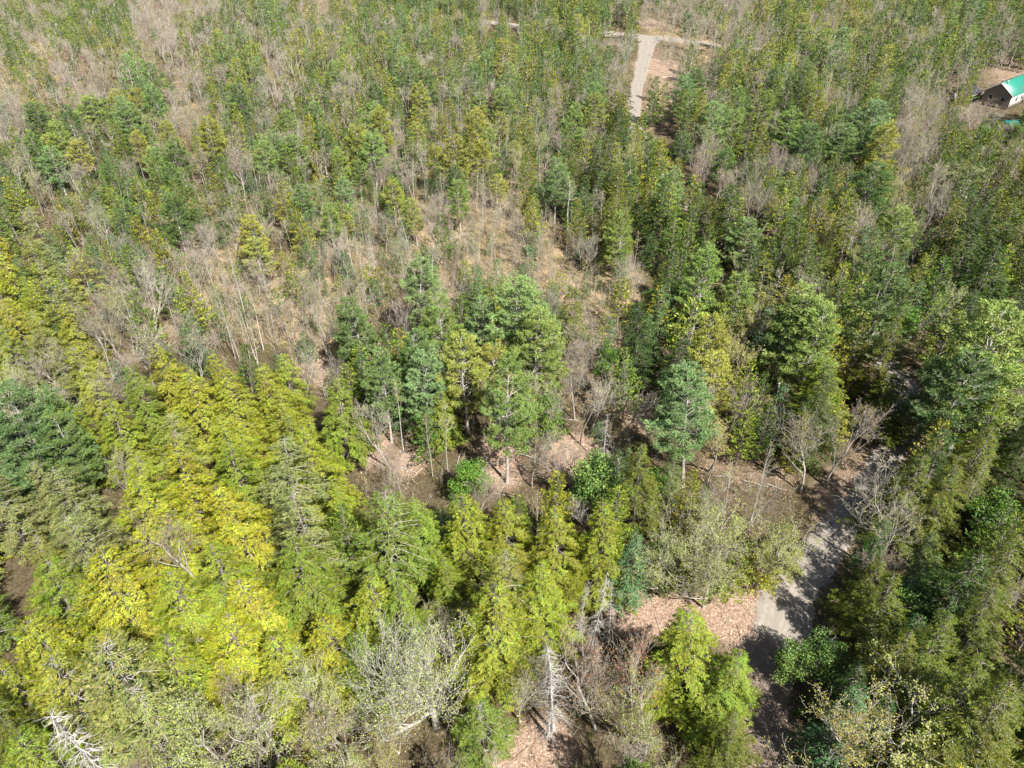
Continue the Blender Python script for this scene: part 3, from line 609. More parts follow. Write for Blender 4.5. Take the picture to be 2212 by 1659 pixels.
BUILD={
'yhem':lambda s,l:con(s,l,13,3.9,170,9,.19 if l>.9 else .25,.042 if l>.9 else .07,power=.86,droop=.26,rise=.10,zb=.05,tilt=.25,ragged=.12,dk=2.0 if l>.9 else 1.3),
'ohem':lambda s,l:con(s,l,12.5,2.7,130,9,.18 if l>.9 else .22,.038 if l>.9 else .06,dk=1.9 if l>.9 else 1.3,power=.62,droop=.22,rise=.16,gap=.18,ragged=.3,tier=.6),
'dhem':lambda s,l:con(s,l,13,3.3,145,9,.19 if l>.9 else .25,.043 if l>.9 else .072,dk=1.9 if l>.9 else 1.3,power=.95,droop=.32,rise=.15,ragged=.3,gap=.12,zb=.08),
'cedar':lambda s,l:con(s,l,9,1.85,120,10,.19,.075,power=.95,droop=.05,rise=.35,upsp=.35,tilt=.6,r=.10,zb=.10,ragged=.2,tier=0),
'spruce':lambda s,l:con(s,l,8,1.5,120,10,.16,.055,power=1.05,droop=.2,rise=.05,tilt=.6,r=.08,zb=.08,ragged=.15,gap=.05),
'pine':lambda s,l:pine(s,13,2.8,nw=14 if l>.3 else 10,tufts=int(34*l**.5),k=int(round(7*l**.25)),nl=.24/l**.25,nw_=.05/l**.35,zb=.33,lvl=l),
'bare':lambda s,l:hardwood(s,10,spread=.62,nlim=int(10*l**.25),kids=4 if l>.3 else 6,depth=4 if l>.3 else 3,buds=int(1100*l**.8),budL=.08/l**.4,r=.105,twr=.009/l**.4,up=.42,fork=.35),
'bud':lambda s,l:hardwood(s,10,spread=.6,nlim=int(10*l**.4),kids=4,depth=4 if l>.3 else 3,buds=int(4600*l**.8),budL=.095/l**.35,r=.13,twr=.009/l**.3,up=.4,fork=.3),
'old':lambda s,l:hardwood(s,14,spread=.46,nlim=8,kids=6,depth=4,buds=7500,budL=.075,r=.24,twr=.011,up=.75,fork=.6,lean=.01,stem=.34),
'red':lambda s,l:hardwood(s,7.5,spread=.5,nlim=7,kids=4,depth=4 if l>.3 else 3,buds=int(1800*l),budL=.085/l**.4,r=.08,twr=.008/l**.3,up=.5,multi=2),
'birch':lambda s,l:birch(s,11,n=int(30*l**.3),buds=int(420*l**.6),budL=.08/l**.3),
'leafy':lambda s,l:leafy(s,n=int(8000*l),L=.13/l**.45),
'dead':lambda s,l:snag(s,10.5,nb=int(120*l**.4),twig=6),
'sapling':lambda s,l:hardwood(s,5,spread=.38,nlim=8,kids=3,depth=2,buds=int(110*l**.5),budL=.075/l**.3,r=.032,twr=.007/l**.3,up=.5,multi=3 if s%2 else 1),
}
H0={'yhem':13,'ohem':12.5,'dhem':13,'cedar':9,'spruce':8,'pine':13,'bare':10,'bud':10,'red':7.5,'birch':11,'leafy':6,'dead':10.5,'sapling':5,'old':14}
PROTO={}
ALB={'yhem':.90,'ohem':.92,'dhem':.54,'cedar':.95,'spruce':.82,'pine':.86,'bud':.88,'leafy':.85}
NV={0:4,1:5,2:3}; LOD={0:1.0,1:.42,2:.14}
def proto(kind,lod,vi):
    key=(kind,lod,vi)
    if key in PROTO: return PROTO[key]
    T,C=BUILD[kind](1000+vi*17+list(H0).index(kind)*101+(1 if kind=='sapling' and vi%2 else 0)*1,LOD[lod])
    fol=MATS[KIND[kind][2]][0]; wood=KIND[kind][3]
    cw=wood if kind in('bare','bud','old','red','sapling','dead','yhem','dhem','cedar','spruce') else (BARKG if kind!='birch' else BARKT)
    if lod<2: r=(T.mesh(kind+'_trunk',[wood],True),C.mesh(kind+'_crown',[fol,cw]))
    elif lod==2:
        A=MB(); v,f3,f4,m3,m4=C.arrays(); A.v.append(v); A.f3.append(f3);A.f4.append(f4);A.m3.append(m3);A.m4.append(m4);A.n=len(v)
        v,f3,f4,m3,m4=T.arrays(); A.f3.append(f3+A.n);A.f4.append(f4+A.n);A.m3.append(m3+2);A.m4.append(m4+2);A.v.append(v)
        arr=A.arrays(); r=(make_mesh(kind+'_far',*arr,[fol,cw,wood]),arr)
    PROTO[key]=r; return r

# ------------------------------------------------------------------ trees placed one by one: kind, top (plan x,y), height, width factor, tone index, lean(deg x)
HAND=[
('pine',945,640,12.5,1.0,1),('pine',1030,640,12,.95,0),('pine',1105,600,15,1.35,0),('pine',1165,655,12,1.2,0),('pine',818,748,12.5,.8,0),('pine',905,752,12,.95,0),
('pine',1000,722,13,1.05,2),('pine',1094,770,15.8,.85,1),('pine',752,665,9,1.0,1),('pine',1524,806,14.5,1.05,0),('pine',1740,620,14.5,1.3,1),('pine',1700,650,13,1.0,3),('pine',1785,655,14,1.15,1),
('pine',1925,583,16,1.05,3),('pine',2192,686,17.5,1.5,1),('pine',2110,770,14,1.3,3),('pine',38,850,15,1.5,3),('pine',110,905,12.5,1.0,3),
('pine',445,253,13,1.0,2),('pine',530,460,12,.85,2),('pine',548,512,9.5,1.0,2),('pine',375,300,12,1.0,3),('pine',185,205,12,1.25,1),('pine',70,225,11,1.2,3),('pine',290,130,11,1.0,1),
('pine',240,60,12,.8,3),('pine',448,38,12,1.3,3),('pine',640,70,12,1.1,2),('pine',610,20,11,.9,3),('pine',824,43,14,.95,3),('pine',860,67,13,.8,1),('pine',746,62,13,.9,2),
('pine',1080,80,15,1.1,2),('pine',1130,95,12,.9,1),('pine',1040,300,11,.8,2),('pine',937,307,11,.8,2),('pine',844,383,11,.75,2),('pine',893,427,10,.75,2),('pine',990,390,11,.8,1),
('pine',984,183,9,.8,1),('pine',1277,197,12.5,.95,2),('pine',1077,240,11,.9,2),('pine',640,290,11,1.0,1),('pine',320,318,10,.9,1),('pine',770,345,9,.85,1),
('pine',1502,150,14,.95,3),('pine',1555,130,13,.95,3),('pine',1660,113,13,.95,1),('pine',1892,217,15,1.3,0),('pine',1825,265,13,1.2,0),('pine',1755,265,13,1.2,3),('pine',1710,232,13,1.1,1),
('pine',1892,350,14.5,1.3,3),('pine',1955,450,13,1.0,1),('pine',1475,275,11,.95,3),('pine',1620,480,12,1.0,0),('pine',1490,30,12,.9,3),('pine',1610,500,9,1.0,2),
('bare',277,690,10.5,1.35,0),('bare',277,576,12,1.2,0),('bare',378,716,10,1.25,0),('bare',360,575,10,.7,0),('birch',533,612,9.5,1.3,0),('bare',870,590,9,1.0,0),('bare',1590,813,10,.9,1),
('bud',1635,663,11,1.0,1),('bare',1838,127,11,1.3,0),('bare',1582,187,10,1.2,0),('bud',2125,350,12,1.6,0),('bare',630,735,8,1.0,0),('bare',712,745,7,.9,0),
('bare',2003,1046,12,1.25,0),('bud',1850,1532,12,1.3,1),('bare',1317,1385,11.5,1.15,2),('red',1392,1420,10,1.3,1),('bud',1435,1450,11,1.0,0),
('old',910,1308,15,1.3,0),('bud',640,1450,11,1.0,0),('yhem',700,1330,12,1.15,0),('yhem',600,1370,12,1.1,1),('yhem',760,1360,11,1.0,2),('birch',533,1455,12,1.6,0),('bare',490,1500,12,1.0,0),('bud',400,1530,11,1.4,0),('bare',705,1475,11,1.1,1),
('bud',1510,1110,10.5,1.35,2),('bud',1600,1115,10,1.35,0),('bud',1680,1110,9.5,1.25,0),('bud',1560,1165,9,1.3,2),('bud',1460,1140,9,1.1,0),
('yhem',1798,772,12,1.3,2),('dhem',1927,812,8.6,1.3,2),('yhem',948,838,9,1.0,2),('leafy',903,722,7,1.4,0),('leafy',1015,970,7,1.15,0),('leafy',1290,972,8.5,1.35,1),('leafy',1315,720,9,.6,0),
('dead',1314,888,7.3,.8,0),('leafy',90,842,8,1.0,0),('leafy',1180,830,10,.6,1),('dhem',1238,607,10.5,1.1,2),('cedar',1345,600,8,1.3,3),
('yhem',207,1186,13.5,1.25,3),('yhem',363,1236,13.5,1.1,1),('yhem',520,1236,13.5,1.1,3),('yhem',622,1169,14,1.15,2),('yhem',450,1163,13.5,1.1,1),('ohem',150,1105,13,1.1,1),
('yhem',573,766,13,1.0,1),('yhem',603,753,12,.95,1),('yhem',483,800,12,1.15,1),('yhem',393,790,12.5,1.25,1),('yhem',717,810,13.5,1.1,2),('yhem',580,838,11,.9,1),('yhem',617,886,10,.7,1),
('yhem',483,886,12.5,1.1,1),('yhem',653,916,14,1.1,1),('yhem',360,966,13.5,1.1,0),('yhem',280,985,13,1.1,1),('yhem',290,1025,13.5,1.25,0),('yhem',487,953,13,1.1,2),('yhem',485,1024,13.5,1.1,0),
('ohem',593,936,13,1.15,1),('ohem',127,1003,12,1.1,1),('ohem',640,1060,12.5,1.2,1),('yhem',230,870,12,1.1,1),('yhem',85,1215,12,1.15,2),('ohem',210,1370,13.5,1.4,1),('yhem',60,1330,13,1.2,0),('yhem',340,1380,12,1.2,1),('yhem',470,1330,12.5,1.2,0),
('dead',107,1514,12.5,1.15,0),('ohem',100,1420,12,1.2,0),('ohem',300,1480,12,1.2,1),
('yhem',1064,1247,15,1.1,1),('yhem',1170,1210,13,1.0,1),('yhem',1303,1085,13.5,1.0,1),('yhem',1215,1092,13,.95,1),('yhem',1000,1062,13.5,1.1,1),('yhem',1100,1066,13,1.0,1),('ohem',815,1048,14,1.15,2),('yhem',890,1060,13,1.0,2),
('ohem',1070,1190,12,1.1,1),('yhem',790,1230,12.5,1.0,1),('yhem',850,1270,12,1.0,2),('yhem',965,1200,10,.9,2),('ohem',1040,1500,9,1.0,2),
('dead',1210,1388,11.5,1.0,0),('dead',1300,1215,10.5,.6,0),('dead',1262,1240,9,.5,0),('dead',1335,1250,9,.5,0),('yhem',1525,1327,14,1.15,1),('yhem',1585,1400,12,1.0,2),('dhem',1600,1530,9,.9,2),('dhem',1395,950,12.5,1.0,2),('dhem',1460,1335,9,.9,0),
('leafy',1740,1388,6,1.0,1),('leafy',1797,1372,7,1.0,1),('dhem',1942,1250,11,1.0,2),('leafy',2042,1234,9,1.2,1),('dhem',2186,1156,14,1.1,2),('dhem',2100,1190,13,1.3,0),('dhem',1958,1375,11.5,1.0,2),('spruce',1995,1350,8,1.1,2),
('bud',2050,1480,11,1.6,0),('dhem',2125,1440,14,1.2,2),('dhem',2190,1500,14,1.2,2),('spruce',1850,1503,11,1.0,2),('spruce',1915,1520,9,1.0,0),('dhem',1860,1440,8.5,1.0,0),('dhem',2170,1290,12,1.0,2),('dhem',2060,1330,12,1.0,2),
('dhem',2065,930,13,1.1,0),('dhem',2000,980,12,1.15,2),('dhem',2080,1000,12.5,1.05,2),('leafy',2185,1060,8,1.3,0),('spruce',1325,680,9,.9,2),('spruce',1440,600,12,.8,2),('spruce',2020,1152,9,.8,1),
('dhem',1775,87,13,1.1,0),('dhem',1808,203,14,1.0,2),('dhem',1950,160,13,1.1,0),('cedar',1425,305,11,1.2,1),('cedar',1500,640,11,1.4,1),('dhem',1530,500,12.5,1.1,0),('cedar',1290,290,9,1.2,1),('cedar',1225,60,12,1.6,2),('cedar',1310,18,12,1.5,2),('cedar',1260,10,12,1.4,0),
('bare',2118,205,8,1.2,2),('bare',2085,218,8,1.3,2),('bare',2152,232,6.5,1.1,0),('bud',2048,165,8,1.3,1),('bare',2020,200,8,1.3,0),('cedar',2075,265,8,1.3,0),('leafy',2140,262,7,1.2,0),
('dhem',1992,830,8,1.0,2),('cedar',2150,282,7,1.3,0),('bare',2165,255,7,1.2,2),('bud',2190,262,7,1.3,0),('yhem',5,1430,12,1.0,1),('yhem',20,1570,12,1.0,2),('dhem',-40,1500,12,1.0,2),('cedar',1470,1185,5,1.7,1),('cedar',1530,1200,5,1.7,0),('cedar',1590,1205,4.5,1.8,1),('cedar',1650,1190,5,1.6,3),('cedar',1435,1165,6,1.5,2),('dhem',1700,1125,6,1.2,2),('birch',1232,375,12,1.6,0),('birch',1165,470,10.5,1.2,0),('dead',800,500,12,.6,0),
]
trees=[]   # dict: kind,x,y,h,w,tone,hand
for k,tx,ty,h,w,tn in HAND:
    if ty<520: h*=.8; w*=1.2
    if k=='yhem': h*=.84; w*=.98 if ty<1060 or tx>700 else 1.08
    x,y=ground_at(tx,ty,h); trees.append(dict(k=k,x=x,y=y,h=h,w=w,t=tn,hand=True))
hashg={}
def hkey(x,y): return (int(x//4),int(y//4))
def put(t): hashg.setdefault(hkey(t['x'],t['y']),[]).append(t)
for t in trees: put(t)
def near_ok(x,y,r,f):
    a,b=hkey(x,y)
    for i in (-1,0,1):
        for j in (-1,0,1):
            for t in hashg.get((a+i,b+j),()):
                rr=RAD[t['k']]*(t['w'] if t['hand'] else 1)
                if (t['x']-x)**2+(t['y']-y)**2<((r+rr)*f)**2: return False
    return True
g=np.random.default_rng(6)
OPEN=[c for c in CLEAR if (c[0]>1600 and c[1]>850) or (c[1]<300 and 1350<c[0]<1560) or abs(c[0]-1475)<3 or abs(c[0]-1060)<1 or abs(c[0]-1110)<1]
for key in ('gravel','cross'):
    L_=RL[key][::2]; dd=nrm(np.gradient(L_[:,:2],axis=0))
    for (x0,y0,w0),(dx,dy) in zip(L_,dd):
        q=project(x0,y0,0)
        if any(math.hypot(q[0]-c[0],q[1]-c[1])<c[2]+6 for c in OPEN): continue
        nx_,ny_=dy,-dx
        if ny_>0 : nx_,ny_=-nx_,-ny_
        for off,ks in ((g.uniform(1.1,1.7),('cedar','spruce','cedar')),(g.uniform(2.4,4.4),('cedar','dhem','cedar'))):
            x=x0+nx_*(w0/2+off)+g.normal(0,.3); y=y0+ny_*(w0/2+off); k=ks[g.integers(0,3)]
            if key=='cross' and g.uniform()<.35: continue
            if road_dist(x,y)<.7 or not near_ok(x,y,RAD[k],.6): continue
            h=g.uniform(*HR[k])*(.95 if k=='dhem' else 1)
            if blocked(x,y,h,RAD[k]*.8,.8): continue
            t=dict(k=k,x=x,y=y,h=h,w=g.uniform(.9,1.15),t=int(g.integers(0,len(KIND[k][4]))),hand=False); trees.append(t); put(t)
g=np.random.default_rng(5)
N_TRY=110000
# small trees fill in after the large ones
XW=None
for n in range(N_TRY):
    y=3+335*g.uniform()**.8 if True else 0
    half=(y*CP+CAM_H*SP)*.76+6
    x=g.uniform(-half,half+8)
    if g.uniform()>half/215: continue
    ppx,ppy,dep=project(x,y,7.5)
    c=cell(ppx,ppy)
    if c=='.' or not MIX[c]: continue
    if g.uniform()>DENS.get(c,1): continue
    ks=[a for a,_ in MIX[c]]; ws=np.array([b for _,b in MIX[c]]); k=ks[g.choice(len(ks),p=ws/ws.sum())]
    lo,hi=HR[k]; h=g.uniform(lo,hi)
    if y>85 : h*=(1 if k=='sapling' else (.98 if ppx>1330 else .82))
    if g.uniform()<.22: h*=g.uniform(.6,.8)
    sp=.92 if c=='Y' else (.8 if c in 'OD' else .86)
    if not near_ok(x,y,RAD[k],sp): continue
    if road_dist(x,y)<1.2+RAD[k]*.5: continue
    if math.hypot(x-119,y-183)<9: continue
    if k!='sapling' and blocked(x,y,h,RAD[k]*.8, (.4 if k in('birch','bare') else 1.0)): continue
    tn=g.integers(0,len(KIND[k][4]))
    t=dict(k=k,x=x,y=y,h=h,w=g.uniform(.85,1.15),t=int(tn),hand=False); trees.append(t); put(t)
for n in range(16000):
    y=60+140*g.uniform(); x=g.uniform(-110,40); ppx,ppy,dep=project(x,y,1.5); c=cell(ppx,ppy)
    if c not in 'Wwm' or ppx<150 or ppx>1380 or g.uniform()<(.0 if c=='W' else .5): continue
    k='sapling' if g.uniform()<.86 else ('cedar' if g.uniform()<.5 else 'spruce'); h=g.uniform(2.2,5.2) if k=='sapling' else g.uniform(2.5,5)
    if not near_ok(x,y,.2 if k=='sapling' else .6,.55) or road_dist(x,y)<1: continue
    t=dict(k=k,x=x,y=y,h=h,w=g.uniform(.9,1.3),t=int(g.integers(0,len(KIND[k][4]))),hand=False); trees.append(t); put(t)
print('trees',len(trees))

# ------------------------------------------------------------------ where a tree stands, in words
ZONES_X=[(.0,'left'),(.2,'centre left'),(.4,'centre'),(.6,'centre right'),(.8,'right')]
LAND=[('beside the road near the turnaround',1730,1250,95),('near the shaded road bend',1900,900,90),('by the far road junction',1410,90,80),('along the far road straight',1370,220,70),
('in the grassy central clearing',1130,540,130),('by the straw clearing',650,640,120),('around the brown litter glade',1080,960,120),('by the small litter glade',830,960,100),
('on the litter left of road',1630,970,100),('by the tan litter turnaround',1470,1260,100),('beside the dark dirt driveway',1650,1500,120),('near the green roofed house',2120,210,110),
('along the log strewn trail',395,220,80),('by the shaded ditch',1370,700,100),('in the lower left corner',120,1530,170),('at bottom, left of centre',520,1560,170),('at bottom centre',950,1500,170),
('at bottom, right of centre',1300,1530,150),('in the lower right corner',2080,1540,190),('in the yellow hemlock stand',400,1200,220),('in the left centre hemlocks',520,880,180),
('in the dark right woods',2080,1050,200),('in the olive far-left woods',90,650,190),('in the central pine group',1030,680,130),('in the upper right pines',1830,300,150)]
def place_words(px,py):
    best=None;bd=9
    for s,a,b,r in LAND:
        d=math.hypot(px-a,py-b)/r
        if d<1 and d<bd: bd=d;best=s
    if best: return best
    vs=['at the top edge','in the upper forest','in the upper-middle forest','in the middle forest','in the lower-middle forest','in the lower forest','near the bottom edge']
    v=vs[0] if py<70 else (vs[1] if py<240 else (vs[2] if py<480 else (vs[3] if py<760 else (vs[4] if py<1060 else (vs[5] if py<1400 else vs[6])))))
    hx=['far left','left','left of centre','centre','right of centre','right','far right'][int(min(max(px/316,0),6))]
    return f'{v}, {hx}'
def inview(t):
    a=project(t['x'],t['y'],t['h']); b=project(t['x'],t['y'],0)
    return a[1]<PH+10 and b[1]>-10 and -60<a[0]<PW+60
NAMEOF={k:v[0] for k,v in KIND.items()}
PLUR={'hemlock_tree':'hemlocks','cedar_tree':'cedars','spruce_tree':'spruces','pine_tree':'pines','bare_tree':'bare hardwoods','budding_tree':'budding hardwoods','red_maple_tree':'red maples','birch_tree':'slender birches','maple_tree':'leafing maples','dead_tree':'dead trees','sapling':'saplings'}
for t in trees:
    px,py,d=project(t['x'],t['y'],t['h']*.7); t['px'],t['py'],t['d']=px,py,d; t['size']=t['h']/d+(10 if t['hand'] else 0)*0; t['in']=inview(t)
bykind={}
for t in trees: bykind.setdefault(NAMEOF[t['k']],[]).append(t)
for nm,L_ in bykind.items():
    L_.sort(key=lambda t:-(t['size']+(100 if t['hand'] else 0)-(0 if t['in'] else 5)))
    for i,t in enumerate(L_): t['ind']=(i<295)
    print(nm,len(L_),sum(t['in'] for t in L_))
def sizeword(t):
    lo,hi=HR[t['k']]; q=(t['h']-lo)/(hi-lo)
    return 'small' if q<0 else ('short' if q<.33 else ('mid-sized' if q<.75 else 'tall'))
SHAPE={'yhem':'dense hemlock','ohem':'ragged twiggy hemlock','dhem':'shaggy hemlock','cedar':'narrow cedar','spruce':'slim spruce','pine':'white pine','bare':'bare hardwood','bud':'budding hardwood','old':'budding hardwood with thick forked limbs',
'red':'budding maple','birch':'birch','leafy':'leafing maple','dead':'dead conifer','sapling':'bare sapling'}
def base_label(t):
    tone=KIND[t['k']][4][t['t']][0]
    w='wide ' if t['hand'] and t['w']>1.2 else ''
    return f"{sizeword(t)} {w}{tone} {SHAPE[t['k']]} {place_words(t['px'],t['py'])}"
ORD=['','second','third','fourth','fifth','sixth','seventh','eighth','ninth','tenth','eleventh','twelfth']
groups={}
for t in trees:
    if t['ind']: t['label']=base_label(t); groups.setdefault(t['label'],[]).append(t)
for lab,L_ in list(groups.items()):
    if len(L_)>12:
        L_.sort(key=lambda t:t['py']); m=(len(L_)+1)//2; del groups[lab]
        for w_,C_ in (('farther back',L_[:m]),('nearer',L_[m:])):
            for t in C_: t['label']=lab+', '+w_
            groups[lab+', '+w_]=C_
for lab,L_ in groups.items():
    n=len(L_)
    if n==1: continue
    if n<=12:
        L_.sort(key=lambda t:t['px'])
        for i,t in enumerate(L_):
            o='leftmost' if i==0 else ('rightmost' if i==n-1 else ORD[i]+' from left')
            words=(lab+', '+o).split()
            if len(words)>16: words=[w for w in words if w not in('the','a','of')]
            t['label']=' '.join(words[:16])

# ------------------------------------------------------------------ plant the individuals
g=np.random.default_rng(77)
far_rest={}
for t in trees:
    k=t['k']
    if not t['ind']: far_rest.setdefault(NAMEOF[k],[]).append(t); continue
    d=t['d']; lod=0 if d<(88 if k in('yhem','dhem','ohem') else 72) else (1 if d<165 else 2)
    vi=int(g.integers(0,NV[lod])); P=proto(k,lod,vi)
    s=t['h']/H0[k]; sw=s**.7*t['w']; rz=g.uniform(0,6.283)
    if k=='sapling': sw=s
    z=float(hgt(t['x'],t['y']))-.05
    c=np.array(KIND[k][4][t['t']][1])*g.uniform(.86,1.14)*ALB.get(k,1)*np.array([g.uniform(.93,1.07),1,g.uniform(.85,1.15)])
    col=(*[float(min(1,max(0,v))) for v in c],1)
    name=NAMEOF[k]; cat=KIND[k][1]; grp=f"{PLUR[name]} {place_words(t['px'],t['py'])}"
    lean=(g.normal(0,.035),g.normal(0,.035))
    if lod==2:
        o=obj(name,P[0],None,(t['x'],t['y'],z)); o.rotation_euler=(lean[0],lean[1],rz); o.scale=(sw,sw,s); o.color=col; tag(o,t['label'],cat,grp)
    else:
        r=empty(name,(t['x'],t['y'],z),rz); r.rotation_euler=(lean[0],lean[1],rz); r.scale=(sw,sw,s); tag(r,t['label'],cat,grp)
        a=obj('trunk',P[0],r); b=obj('crown',P[1],r); a.color=col; b.color=col
# the remaining small, far ones: one mass per kind
for name,L_ in far_rest.items():
    vs=[];f3s=[];f4s=[];m3s=[];m4s=[];ts=[];n=0; k0=L_[0]['k']
    for t in L_:
        k=t['k']; vi=int(g.integers(0,NV[2])); v,f3,f4,m3,m4=proto(k,2,vi)[1]
        s=t['h']/H0[k]; sw=s**.7*t['w']; a=g.uniform(0,6.283); ca,sa=math.cos(a),math.sin(a)
        q=np.stack([(v[:,0]*ca-v[:,1]*sa)*sw+t['x'],(v[:,0]*sa+v[:,1]*ca)*sw+t['y'],v[:,2]*s+float(hgt(t['x'],t['y']))],1)
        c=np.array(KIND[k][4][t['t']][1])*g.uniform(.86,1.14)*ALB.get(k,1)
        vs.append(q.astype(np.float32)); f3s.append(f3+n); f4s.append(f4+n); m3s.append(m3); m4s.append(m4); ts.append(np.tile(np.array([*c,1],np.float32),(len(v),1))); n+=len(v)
    fol=MATS[KIND[k0][2]][1]; w=KIND[k0][3]; cc=np.concatenate
    me=make_mesh(name+'_mass',cc(vs),cc(f3s),cc(f4s),cc(m3s),cc(m4s),[fol,w if k0 in('bare','bud','red','sapling','dead') else BARKG,w],False,cc(ts))
    o=obj('far_'+PLUR[name].replace(' ','_'),me); tag(o,f'mass of small far off {PLUR[name]} merging into the distant forest','forest',kind='stuff')

# ------------------------------------------------------------------ ground cover
def tint_mat(name,rough=.9,trans=0.):
    m,N,L=new_mat(name); at=N.new('ShaderNodeAttribute'); at.attribute_name='tint'; geo=N.new('ShaderNodeNewGeometry'); mr=N.new('ShaderNodeMapRange'); mr.inputs['To Min'].default_value=.65; mr.inputs['To Max'].default_value=1.3
    L.new(geo.outputs['Random Per Island'],mr.inputs['Value']); hs=N.new('ShaderNodeHueSaturation'); L.new(at.outputs['Color'],hs.inputs['Color']); L.new(mr.outputs[0],hs.inputs['Value'])
    bs=N.new('ShaderNodeBsdfPrincipled'); bs.inputs['Roughness'].default_value=rough; bs.inputs['Specular IOR Level'].default_value=.15; L.new(hs.outputs[0],bs.inputs['Base Color'])
    o=N.new('ShaderNodeOutputMaterial'); L.new(bs.outputs[0],o.inputs[0]); return m
TM=tint_mat('ground_cover')
RX=RL['gravel'];
def on_road(x,y,m=.1):
    out=np.zeros(len(x),bool)
    for i in range(0,len(x),20000):
        d=np.hypot(x[i:i+20000,None]-RALL[None,::2,0],y[i:i+20000,None]-RALL[None,::2,1])-RALL[None,::2,2]/2; out[i:i+20000]=d.min(1)<m
    return out
def scatter(n,ymin,ymax,g,pw=1.0):
    y=ymin+(ymax-ymin)*g.uniform(0,1,n)**pw; half=(y*CP+CAM_H*SP)*.74+3; x=g.uniform(-1,1,n)*half
    keep=g.uniform(0,1,n)<half/half.max(); return x[keep],y[keep]
def zones_of(x,y):
    px,py=proj_arr(x,y,np.zeros_like(x)); s=gsample(Gs,px,py); l=np.zeros_like(x)
    for a,b,r,w in LSPOT:
        gx,gy=ground_at(a,b); dep=project(gx,gy,0)[2]; l=np.maximum(l,w*np.clip(1.6-np.hypot(x-gx,(y-gy)*.8)/(r*dep/PF),0,1))
    return s,l
def finish(name,mb,cols,label):
    v,f3,f4,m3,m4=mb.arrays(); me=make_mesh(name,v,f3,f4,m3*0,m4*0,[TM],False,cols); tag(obj(name,me),label,name.replace('_',' '),kind='stuff')
def pick(pal,n,g):
    p=np.array(pal); i=g.integers(0,len(p),n); c=p[i]*g.uniform(.8,1.2,(n,1)); return np.concatenate([c,np.ones((n,1))],1)
# dry grass
g=np.random.default_rng(21); x,y=scatter(42000,28,300,g,1.2); s,l=zones_of(x,y); k=(g.uniform(0,1,len(x))<s*1.1)&(l<.6)&~on_road(x,y); x,y=x[k],y[k]
m=4; X=np.repeat(x,m)+g.normal(0,.18,len(x)*m); Y=np.repeat(y,m)+g.normal(0,.18,len(x)*m); n=len(X); mb=MB()
d=np.stack([g.normal(0,.75,n),g.normal(0,.75,n),np.full(n,.8)],1); tris(mb,np.stack([X,Y,hgt(X,Y)-.02],1),d,g.normal(0,1,(n,3))*[1,1,.2],g.uniform(.3,.75,n),g.uniform(.04,.08,n))
finish('dry_grass',mb,np.repeat(pick([S(196,172,122),S(206,178,140),S(176,160,98),S(158,150,84)],n,g),3,0),'matted straw coloured grass covering the open clearings')
# bare whips and brush
g=np.random.default_rng(22); x,y=scatter(90000,18,330,g,1.15); s,l=zones_of(x,y); k=(g.uniform(0,1,len(x))<.12+s*.85)&((l<.5)|(g.uniform(0,1,len(x))<.12))&~on_road(x,y,.6); x,y=x[k],y[k]
m=5; X=np.repeat(x,m)+g.normal(0,.12,len(x)*m); Y=np.repeat(y,m)+g.normal(0,.12,len(x)*m); n=len(X); mb=MB()
d=np.stack([g.normal(0,.5,n),g.normal(0,.5,n),np.full(n,1.)],1); L_=np.repeat(g.uniform(.4,1.9,len(x)),m)*g.uniform(.5,1,n); tris(mb,np.stack([X,Y,hgt(X,Y)-.02],1),d,g.normal(0,1,(n,3))*[1,1,.1],L_,g.uniform(.03,.06,n))
base=np.stack([X,Y,hgt(X,Y)],1); q=np.repeat(np.arange(n),2); b=base[q]+nrm(d)[q]*(L_[q]*g.uniform(.3,.8,len(q)))[:,None]
dd=nrm(d)[q]+g.normal(0,.45,(len(q),3)); tris(mb,b,dd,g.normal(0,1,(len(q),3)),L_[q]*g.uniform(.2,.4,len(q)),.02)
finish('brush',mb,np.repeat(pick([S(168,156,140),S(186,168,146),S(150,134,116),S(190,184,170),S(160,120,96)],n*3,g),3,0),'leafless grey and tan brush and whips filling the understorey')
# knee-high bushes just coming into leaf in the clearings
g=np.random.default_rng(27); x,y=scatter(130000,28,330,g,1.1); s,l=zones_of(x,y); pn=np.sin(x*.21+1)*np.sin(y*.17)+.6*np.sin(x*.07-y*.11)
k=(g.uniform(0,1,len(x))<s*np.clip(.55+.5*pn,.25,.95))&(l<.6)&~on_road(x,y,.5); x,y=x[k],y[k]
m=12; r=np.repeat(g.uniform(.25,.9,len(x)),m); o=nrm(g.normal(0,1,(len(r),3)))*g.uniform(.2,1,(len(r),1))*r[:,None]; X=np.repeat(x,m)+o[:,0]; Y=np.repeat(y,m)+o[:,1]; Z=hgt(X,Y)+np.abs(o[:,2])*1.6+.05; n=len(X); mb=MB()
leaves(mb,np.stack([X,Y,Z],1),g.normal(0,.7,(n,3))+[0,0,.8],g.normal(0,1,(n,3)),g.uniform(.2,.55,n),g.uniform(.05,.09,n))
pal=np.array([S(170,168,100),S(150,140,104),S(188,172,128),S(140,148,78),S(166,128,100),S(128,116,92)]); ci=pal[np.repeat(g.integers(0,6,len(x)),m)]*g.uniform(.8,1.2,(n,1)); ci=np.concatenate([ci,np.ones((n,1))],1)
finish('low_bushes',mb,np.repeat(ci,4,0),'knee high twiggy bushes coming into leaf across the clearings')
